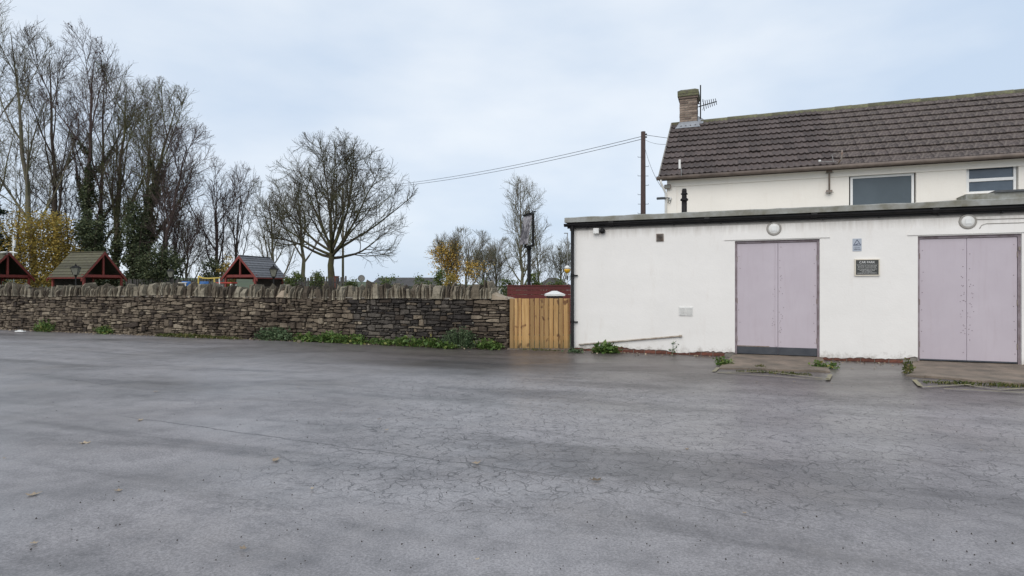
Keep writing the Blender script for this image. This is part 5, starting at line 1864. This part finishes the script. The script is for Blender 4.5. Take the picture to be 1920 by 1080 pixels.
def small_tree(x0, xt, yt, Y, wide, r0, mat, seed, label, stems=7, low=.12, ang=24, upk=.10, env_lo=.40, name='bare_tree', group='bare trees beyond the garden', dens=1.0, leader=False, twr=.0125):
    X, H = at(x0, Y), zat(yt, Y)
    lx = at(xt, Y) - X
    env = ellip((lx * .7, 0, H * .56), (wide * 1.5, wide * 1.5, H * .53), .10, seed)
    specs = [
        dict(n=stems, t0=low, t1=.85 if leader else .7, ang=ang, sd=8, len=H * (.30 if leader else .60), fall=.55 if leader else .35, p=8, up=upk, wig=.07, rr=.55, rmin=.035, tip=.2, fan=True),
        dict(n=int(8 * dens), t0=.14, t1=.98, ang=36, sd=10, len=H * .17, fall=.5, p=6, up=.09, wig=.11, rr=.5, rmin=.020, tip=.4, rmax=.045),
        dict(n=int(5 * dens), t0=.2, t1=.98, ang=36, sd=12, len=1.4, fall=.35, p=5, up=.08, wig=.14, rr=.6, rmin=.0125, tip=.6, rmax=.022),
        dict(n=4, t0=.2, t1=1, ang=34, sd=14, len=.8, fall=.3, p=4, up=.08, wig=.18, rr=.7, rmin=.0092, tip=.7, rmax=.013)]
    return bare_tree(name, label, group, (X, Y, 0), H * .9, (lx, 0), specs, env, r0, mat, seed, 1.0, 9)
small_tree(408, 405, 312, 52, 2.9, .20, 'bark_purple', 61, 'bare many stemmed tree left of the grey roofed pavilion roof', 9, .08, 22)
small_tree(440, 452, 325, 54, 2.0, .16, 'bark_brown', 62, 'slim bare tree directly behind the grey roofed pavilion ridge', 7, .14, 20)
small_tree(512, 505, 345, 54, 2.3, .19, 'bark_pale', 63, 'pale twiggy bare tree right of the grey roofed pavilion', 9, .10, 26)
small_tree(571, 560, 330, 56, 2.6, .24, 'bark_pale', 64, 'bare tree with straight mossy trunk left of the round tree', 8, .30, 34)
ra, lva, rnga = small_tree(838, 840, 440, 60, 1.7, .15, 'bark_pale', 65, 'small tree holding yellow leaves beyond the wall', 9, .10, 30, name='yellow_leaved_tree', group=None)
tips = lva[3][0].reshape(-1, 3)
tips = tips[(tips[:, 2] < 5.8)]
leaves('yellow_leaves', 'orange', ra, tips[rnga.integers(0, len(tips), 2600)] + rnga.normal(size=(2600, 3)) * .25, .18, rnga, aspect=.8)
rb, lvb, rngb = small_tree(873, 880, 432, 60, 2.1, .16, 'bark_pale', 66, 'bare tree with yellow leaves only on its lowest branches', 9, .10, 32, name='yellow_leaved_tree', group=None)
tips = lvb[3][0].reshape(-1, 3); tips = tips[(tips[:, 2] < 3.9)]
if len(tips):
    leaves('yellow_leaves', 'orange', rb, tips[rngb.integers(0, len(tips), 1100)] + rngb.normal(size=(1100, 3)) * .25, .18, rngb, aspect=.8)
small_tree(930, 928, 450, 64, 1.9, .16, 'bark_pale', 67, 'bare bushy tree between the yellow leaved trees and the pub sign', 9, .08, 32)
small_tree(905, 908, 468, 62, 1.5, .12, 'bark_pale', 68, 'low bare tree just right of the yellow leaved trees', 8, .08, 34)
small_tree(978, 975, 318, 62, 2.55, .20, 'bark_pale', 69, 'tall tapering bare tree behind the pub sign', 26, .10, 38, .12, name='tapering_bare_tree', group=None, dens=.75, leader=True)
small_tree(1010, 1003, 400, 66, 1.5, .14, 'bark_pale', 70, 'slim bare tree right of the pub sign post', 12, .10, 30, leader=True, dens=.7)
small_tree(1052, 1050, 452, 66, 2.0, .16, 'bark_pale', 71, 'bare tree partly hidden by the extension corner', 9, .12, 34)
for i_, (x_, xt_, yt_, lab_) in enumerate(((128, 120, 300, 'thin bare sapling thicket between the golden shrub and the ivy'), (222, 226, 285, 'thin bare sapling rising above the mossy pavilion ridge'), (322, 345, 330, 'bushy bare sapling right of the ivy clad group'), (30, 40, 260, 'thin bare sapling behind the golden shrub'))):
    small_tree(x_, xt_, yt_, 51, 2.4, .12, ('bark_brown', 'bark_green', 'bark_purple', 'bark_pale')[i_], 90 + i_, lab_, 10, .06, 24, name='bare_sapling', group='bare saplings among the tall trees')
small_tree(350, 352, 400, 58, 2.4, .16, 'bark_pale', 72, 'low pale bare tree between the ivy clad group and the play area', 9, .06, 34)

# ------------------------------------------------------------------ shrubs and hedges
def shrub(name, label, x, Y, ytop, halfpx, mat, n, size, seed, stems=10, group=None, dep=1.0, zlo=.0):
    rng = np.random.default_rng(seed)
    X, H, hw = at(x, Y), zat(ytop, Y), halfpx * Y / F
    R = thing(name, label, 'shrub', (X, Y, 0), 0, group)
    m = MB()
    for i in range(stems):
        a = rng.uniform(-1, 1); b = rng.uniform(-1, 1)
        m.tube([(a * .15, b * .15, -.05), (a * hw * .35, b * hw * .3 * dep, H * .4), (a * hw * .75, b * hw * .6 * dep, H * rng.uniform(.65, .95))], [.035, .022, .008], 5)
    m.build('stems', 'bark_brown', R)
    # clumps of leaves with gaps between
    nc = max(10, n // 60)
    cc = unit(rng.normal(size=(nc, 3))) * (rng.random((nc, 1)) ** .4)
    cc = cc * np.array([hw * .85, hw * .7 * dep, H * .46]) + np.array([0, 0, H * .52])
    cc[:, 2] = np.maximum(cc[:, 2], .1)
    pick = rng.integers(0, nc, n)
    c = cc[pick] + rng.normal(size=(n, 3)) * np.array([.20, .20, .16]) * max(hw, .8) * .9
    c[:, 2] = np.abs(c[:, 2]) + .02
    leaves('foliage', mat, R, c, size, rng, aspect=.65)
    return R
shrub('golden_shrub', 'tall golden brown leaved shrub behind the leftmost pavilion', 52, 44, 380, 58, 'autumn', 9000, .17, 81)
shrub('golden_shrub', 'olive gold leaved shrub between the two left pavilions', 110, 44, 392, 40, 'autumn', 6000, .17, 82)
shrub('conifer_shrub', 'dark green conifer at the left edge', -6, 43, 362, 24, 'conifer', 3400, .20, 83)
shrub('ivy_thicket', 'dark ivy thicket behind the mossy roofed pavilion', 170, 45, 392, 33, 'ivy', 6500, .18, 84)
shrub('ivy_thicket', 'dark ivy thicket right of the mossy roofed pavilion', 298, 45, 445, 38, 'ivy', 5500, .18, 85)
shrub('ivy_thicket', 'tall dark ivy thicket against the leaning tree', 254, 46, 372, 29, 'ivy', 6500, .18, 86)
shrub('conical_shrub', 'dull green rounded shrub left of the grey roofed pavilion', 398, 47, 472, 24, 'ivy', 2400, .16, 87)
shrub('yellow_shrub', 'yellow green shrub touching the grey roofed pavilion gable', 424, 46, 478, 16, 'autumn', 1300, .15, 88)
for i, (x, yt, hw, lab) in enumerate(((550, 508, 20, 'leafy shrub over the picket fence right of the grey pavilion'), (596, 508, 18, 'leafy shrub over the picket fence left of the round tree trunk'), (662, 517, 17, 'low green shrub right of the round tree trunk'), (728, 516, 26, 'low green shrub before the long dark roof'), (790, 519, 26, 'low green shrub left of the yellow leaved tree'), (825, 503, 11, 'pale green upright shrub at the yellow leaved tree'), (850, 515, 22, 'low yellow green shrub under the yellow leaves'), (905, 522, 24, 'low shrub under the bare trees'), (955, 518, 22, 'low shrub left of the pub sign post'), (1003, 500, 16, 'bright green shrub beside the pub sign post'), (1042, 520, 24, 'low hedge shrub beyond the red fence'))):
    shrub('garden_shrub', lab, x, 40 + (i % 3), yt, hw, 'shrub' if i != 6 else 'autumn', 900 + hw * 40, .12, 100 + i, 8, 'shrubs beyond the wall')

# ------------------------------------------------------------------ weeds along the wall foot and the building
def weed(label, x, y, h, hw, mat, n, size, seed, name='weed', d=.0, grassy=False, group=None, tall=0):
    """clump rooted at the ground point seen at x, y"""
    rng = np.random.default_rng(seed)
    if x < 950 and not grassy:
        h *= 1.2; n = int(n * 1.15); hw *= 1.1
    X, Y, _ = on_ground(x, y)
    if x < 950:
        sw = on_plane(x, 600, WALL, -.13)[0]
        X, Y = wl(sw, -.13 - (.10 if y > 656.5 else 0))
    R = thing(name, label, 'grass' if grassy else 'plant', (X, Y, 0), ANG, group)
    nb = max(5, n // 9)
    if grassy:
        t = rng.uniform(-1, 1, n)
        C = np.stack([t * hw, rng.normal(size=n) * .05, np.full(n, -.005)], -1)
        D = unit(np.stack([rng.normal(size=n) * .4, rng.normal(size=n) * .4, np.ones(n)], -1))
        L = h * rng.uniform(.4, 1.1, n) * (1 - .5 * t ** 2)
        S = unit(np.cross(D, rng.normal(size=(n, 3)))) * .006
        bend = np.stack([rng.normal(size=n), rng.normal(size=n), -np.abs(rng.normal(size=n))], -1) * .25 * L[:, None]
        V = np.stack([C - S, C + S, C + D * L[:, None] * .6 + S * .7, C + D * L[:, None] + bend], 1).reshape(-1, 3)
        np_object('blades', V, np.arange(4 * n).reshape(n, 4), mat, R)['kind'] = 'stuff'
        return R
    a = rng.uniform(-1, 1, nb); b = rng.uniform(-1, .6, nb)
    hh = h * rng.uniform(.45, 1.0, nb) * np.sqrt(np.maximum(.15, 1 - a ** 2 * .8))
    tip = np.stack([a * hw, b * .14 * min(1, hw * 3), hh], -1)
    root = np.stack([a * hw * .6, b * .06, np.full(nb, -.01)], -1)
    m = MB()
    for p, q in zip(root, tip):
        mid = (p + q) / 2 + rng.normal(size=3) * .02
        m.tube([tuple(p), tuple(mid), tuple(q)], [.006, .005, .003], 4)
    m.build('stems', mat, R)
    pick = rng.integers(0, nb, n); t = rng.random(n)[:, None] ** .6
    C = root[pick] * (1 - t) + tip[pick] * t + rng.normal(size=(n, 3)) * np.array([.035, .03, .02])
    C[:, 2] = np.maximum(C[:, 2], .01)
    leaves('leaves', mat, R, C, size, rng, flat=.5, aspect=.62)
    return R
W_ = lambda *a, **k: weed(*a, **k)
W_('bright green weed clump at the wall foot near the left edge', 86, 617, .30, .40, 'weed', 420, .075, 201)
W_('green weed clump at the wall foot right of the leftmost weed', 197, 624, .22, .33, 'weed', 320, .07, 202)
W_('thin grass strip at the wall foot below the mossy pavilion', 350, 632, .15, 1.15, 'grassblade', 900, .05, 203, 'grass_tuft', grassy=True)
W_('short dry grass at the wall foot left of the grey green bush', 425, 637, .10, .6, 'grassblade', 350, .05, 204, 'grass_tuft', grassy=True)
W_('large grey green weed bush at the wall foot below the grey pavilion', 516, 638, .33, .50, 'weed_grey', 900, .075, 205)
W_('low leafy weed just right of the grey green bush', 575, 643, .20, .33, 'weed', 420, .08, 206)
W_('leafy weed mound at the wall foot below the round tree', 622, 645, .24, .42, 'weed', 560, .085, 207)
W_('leafy weed mound right of the one below the round tree', 662, 647, .22, .32, 'weed', 430, .085, 208)
W_('sparse weed at the wall foot below the dark roof', 716, 650, .15, .36, 'weed', 260, .07, 209)
W_('low broad leaved weed below the soot dark wall patch', 765, 652, .20, .36, 'weed', 330, .09, 210)
W_('low broad leaved weed right of the soot patch middle', 810, 654, .22, .34, 'weed', 360, .09, 211)
W_('tall wispy weed bush against the wall near its right end', 862, 655, .40, .42, 'weed_grey', 800, .05, 212)
W_('green weed at the wall foot beside the end pier', 915, 656, .19, .30, 'weed', 300, .08, 213)
W_('yellowing low weed before the tall wispy bush', 838, 658, .11, .28, 'weed', 160, .08, 214)
W_('small weed at the foot of the black downpipe', 1077, 661, .11, .14, 'weed_grey', 90, .07, 215)
W_('spiky green dandelion clump under the sloping pipe', 1136, 662, .20, .26, 'weed', 260, .11, 216)
W_('thin trailing stem plant climbing the white wall by the pipe end', 1258, 664, .30, .16, 'weed_grey', 60, .06, 217)
W_('weed tuft at the left corner of the apron nearer the gate', 1356, 684, .15, .13, 'weed', 170, .06, 218)
W_('yellow green weed at the right corner of the apron nearer the gate', 1548, 690, .13, .20, 'weed', 200, .055, 219)
W_('thin upright weed at the left corner of the right hand apron', 1699, 700, .24, .06, 'grassblade', 70, .06, 220)
W_('grass strip along the front of the right hand apron', 1850, 722, .07, .75, 'grassblade', 420, .05, 221, 'grass_tuft', grassy=True)
W_('grass strip along the front of the apron nearer the gate', 1450, 699, .06, .55, 'grassblade', 300, .05, 222, 'grass_tuft', grassy=True)
W_('mossy grass strip under the wooden gate', 1010, 657, .06, .5, 'grassblade', 320, .05, 223, 'grass_tuft', grassy=True)
W_('small grass tuft on the apron nearer the gate', 1425, 690, .10, .07, 'grassblade', 60, .05, 224, 'grass_tuft', grassy=True)

# ------------------------------------------------------------------ fallen leaves and litter
def litter():
    rng = random.Random(77)
    def leafmesh(seed):
        r = random.Random(seed)
        m = MB()
        n = 10
        pts = []
        for i in range(n):
            t = 2 * math.pi * i / n
            rr = .5 * (1 if i % 2 == 0 else r.uniform(.45, .65)) * (1.15 if i == 0 else 1)
            pts.append((rr * math.cos(t), rr * math.sin(t) * .7, .10 * r.random() + (.10 if i % 2 == 0 else 0)))
        m.v = [(0, 0, .03)] + pts
        m.f = [(0, i + 1, (i + 1) % n + 1) for i in range(n)]
        return m.mesh('fallen_leaf', 'leaf_dead')
    ms = [leafmesh(i) for i in range(5)]
    seen = [(263, 789), (517, 864), (893, 870), (160, 832), (62, 929), (1118, 902), (292, 735), (725, 807), (222, 921), (640, 771), (711, 787), (1396, 963), (1300, 737), (1288, 843), (1420, 717), (1640, 691), (1655, 684), (1598, 692), (1765, 734), (1100, 678), (1030, 700), (1180, 676), (560, 726), (473, 667), (280, 645), (525, 657), (1310, 715), (1490, 716), (585, 917), (8, 860), (1015, 721), (880, 660), (740, 657), (1560, 720), (1225, 668), (1840, 845), (1690, 770), (455, 1030), (64, 1020), (895, 1050)]
    for i, (x, y) in enumerate(seen):
        P = on_ground(x, y)
        big = i < 6
        o = link('fallen_leaf', ms[i % 5], None, (P[0], P[1], .004), rng.uniform(0, 6.3))
        sz = rng.uniform(.075, .105) if big else rng.uniform(.03, .06)
        o.scale = (sz, sz, sz)
        own = ('pale dead leaf at the left start of the long asphalt crack', 'large pale dead leaf on bare asphalt below the long crack', 'dead leaf touching the long crack below the end of the stone wall', 'dead leaf left of the start of the long crack', 'dead leaf low on the asphalt, leftmost of the large ones', 'reddish dead leaf on the asphalt below the wooden gate')
        tag(o, own[i] if big else 'small dead leaf lying on the wet asphalt', 'leaf', 'dead leaves scattered on the asphalt')
    # grit: specks of gravel too many to count
    m = MB()
    r2 = random.Random(5)
    for _ in range(420):
        x, y = r2.uniform(20, 1900), 640 + 430 * r2.random() ** .8
        P = on_ground(x, y)
        s, d = to_local(P, EXT)
        if d > -.1: continue
        q = r2.uniform(.002, .007)
        a = r2.uniform(0, 6.28)
        pts = [(P[0] + q * math.cos(a + k * 2.1), P[1] + q * math.sin(a + k * 2.1), -.002) for k in range(3)]
        n = len(m.v)
        m.v += pts + [(P[0], P[1], q * .9)]
        m.f += [(n, n + 1, n + 3), (n + 1, n + 2, n + 3), (n + 2, n, n + 3)]
    o = m.build('grit', 'wall_core')
    tag(o, 'dark grit specks strewn over the asphalt', 'grit', kind='stuff')
    rg = np.random.default_rng(9)
    n = 1500
    ss = rg.uniform(-18.5, -.1, n); dd = -.06 - np.abs(rg.normal(size=n)) * .09
    C = np.stack([WALL[0] + UX * ss + NX * dd, WALL[1] + UY * ss + NY * dd, rg.uniform(.004, .03, n)], -1)
    n2 = 260
    s2 = rg.uniform(0, 8.5, n2); d2 = -.10 - np.abs(rg.normal(size=n2)) * .22
    hide = np.zeros(n2, bool)
    for a_, b_ in (DOORS[:2], DOORS[2:]):
        hide |= (s2 > a_ - .2) & (s2 < b_ + .2)
    s2, d2 = s2[~hide], d2[~hide]
    C2 = np.stack([EXT[0] + UX * s2 + NX * d2, EXT[1] + UY * s2 + NY * d2, rg.uniform(.006, .02, len(s2))], -1)
    o = leaves('leaf_litter', 'leaf_dead', None, C2, .04, rg, flat=.12, aspect=.7)
    tag(o, 'brown leaf litter gathered along the foot of the white extension', 'leaf litter', kind='stuff')
    o = leaves('leaf_litter', 'leaf_dead', None, C, .045, rg, flat=.12, aspect=.7)
    tag(o, 'brown leaf litter gathered along the foot of the stone wall', 'leaf litter', kind='stuff')
    P = on_ground(38, 622.5)
    o = MB().box(-.18, .18, -.05, .06, .0, .035, .012).box(-.10, .06, -.02, .05, .036, .06, .01).build('litter_scrap', 'white_paint')
    o.location = P; o.rotation_euler = (0, 0, -.3)
    tag(o, 'white scrap of litter at the wall foot near the left edge', 'litter')
    P = on_ground(561, 643)
    o = MB().lathe([(.02, 0), (.055, .01), (.06, .04), (.04, .07), (.01, .08)], 7).build('pale_stone', 'coping')
    o.location = P
    tag(o, 'loose pale stone at the wall foot right of the grey green bush', 'stone')
litter()
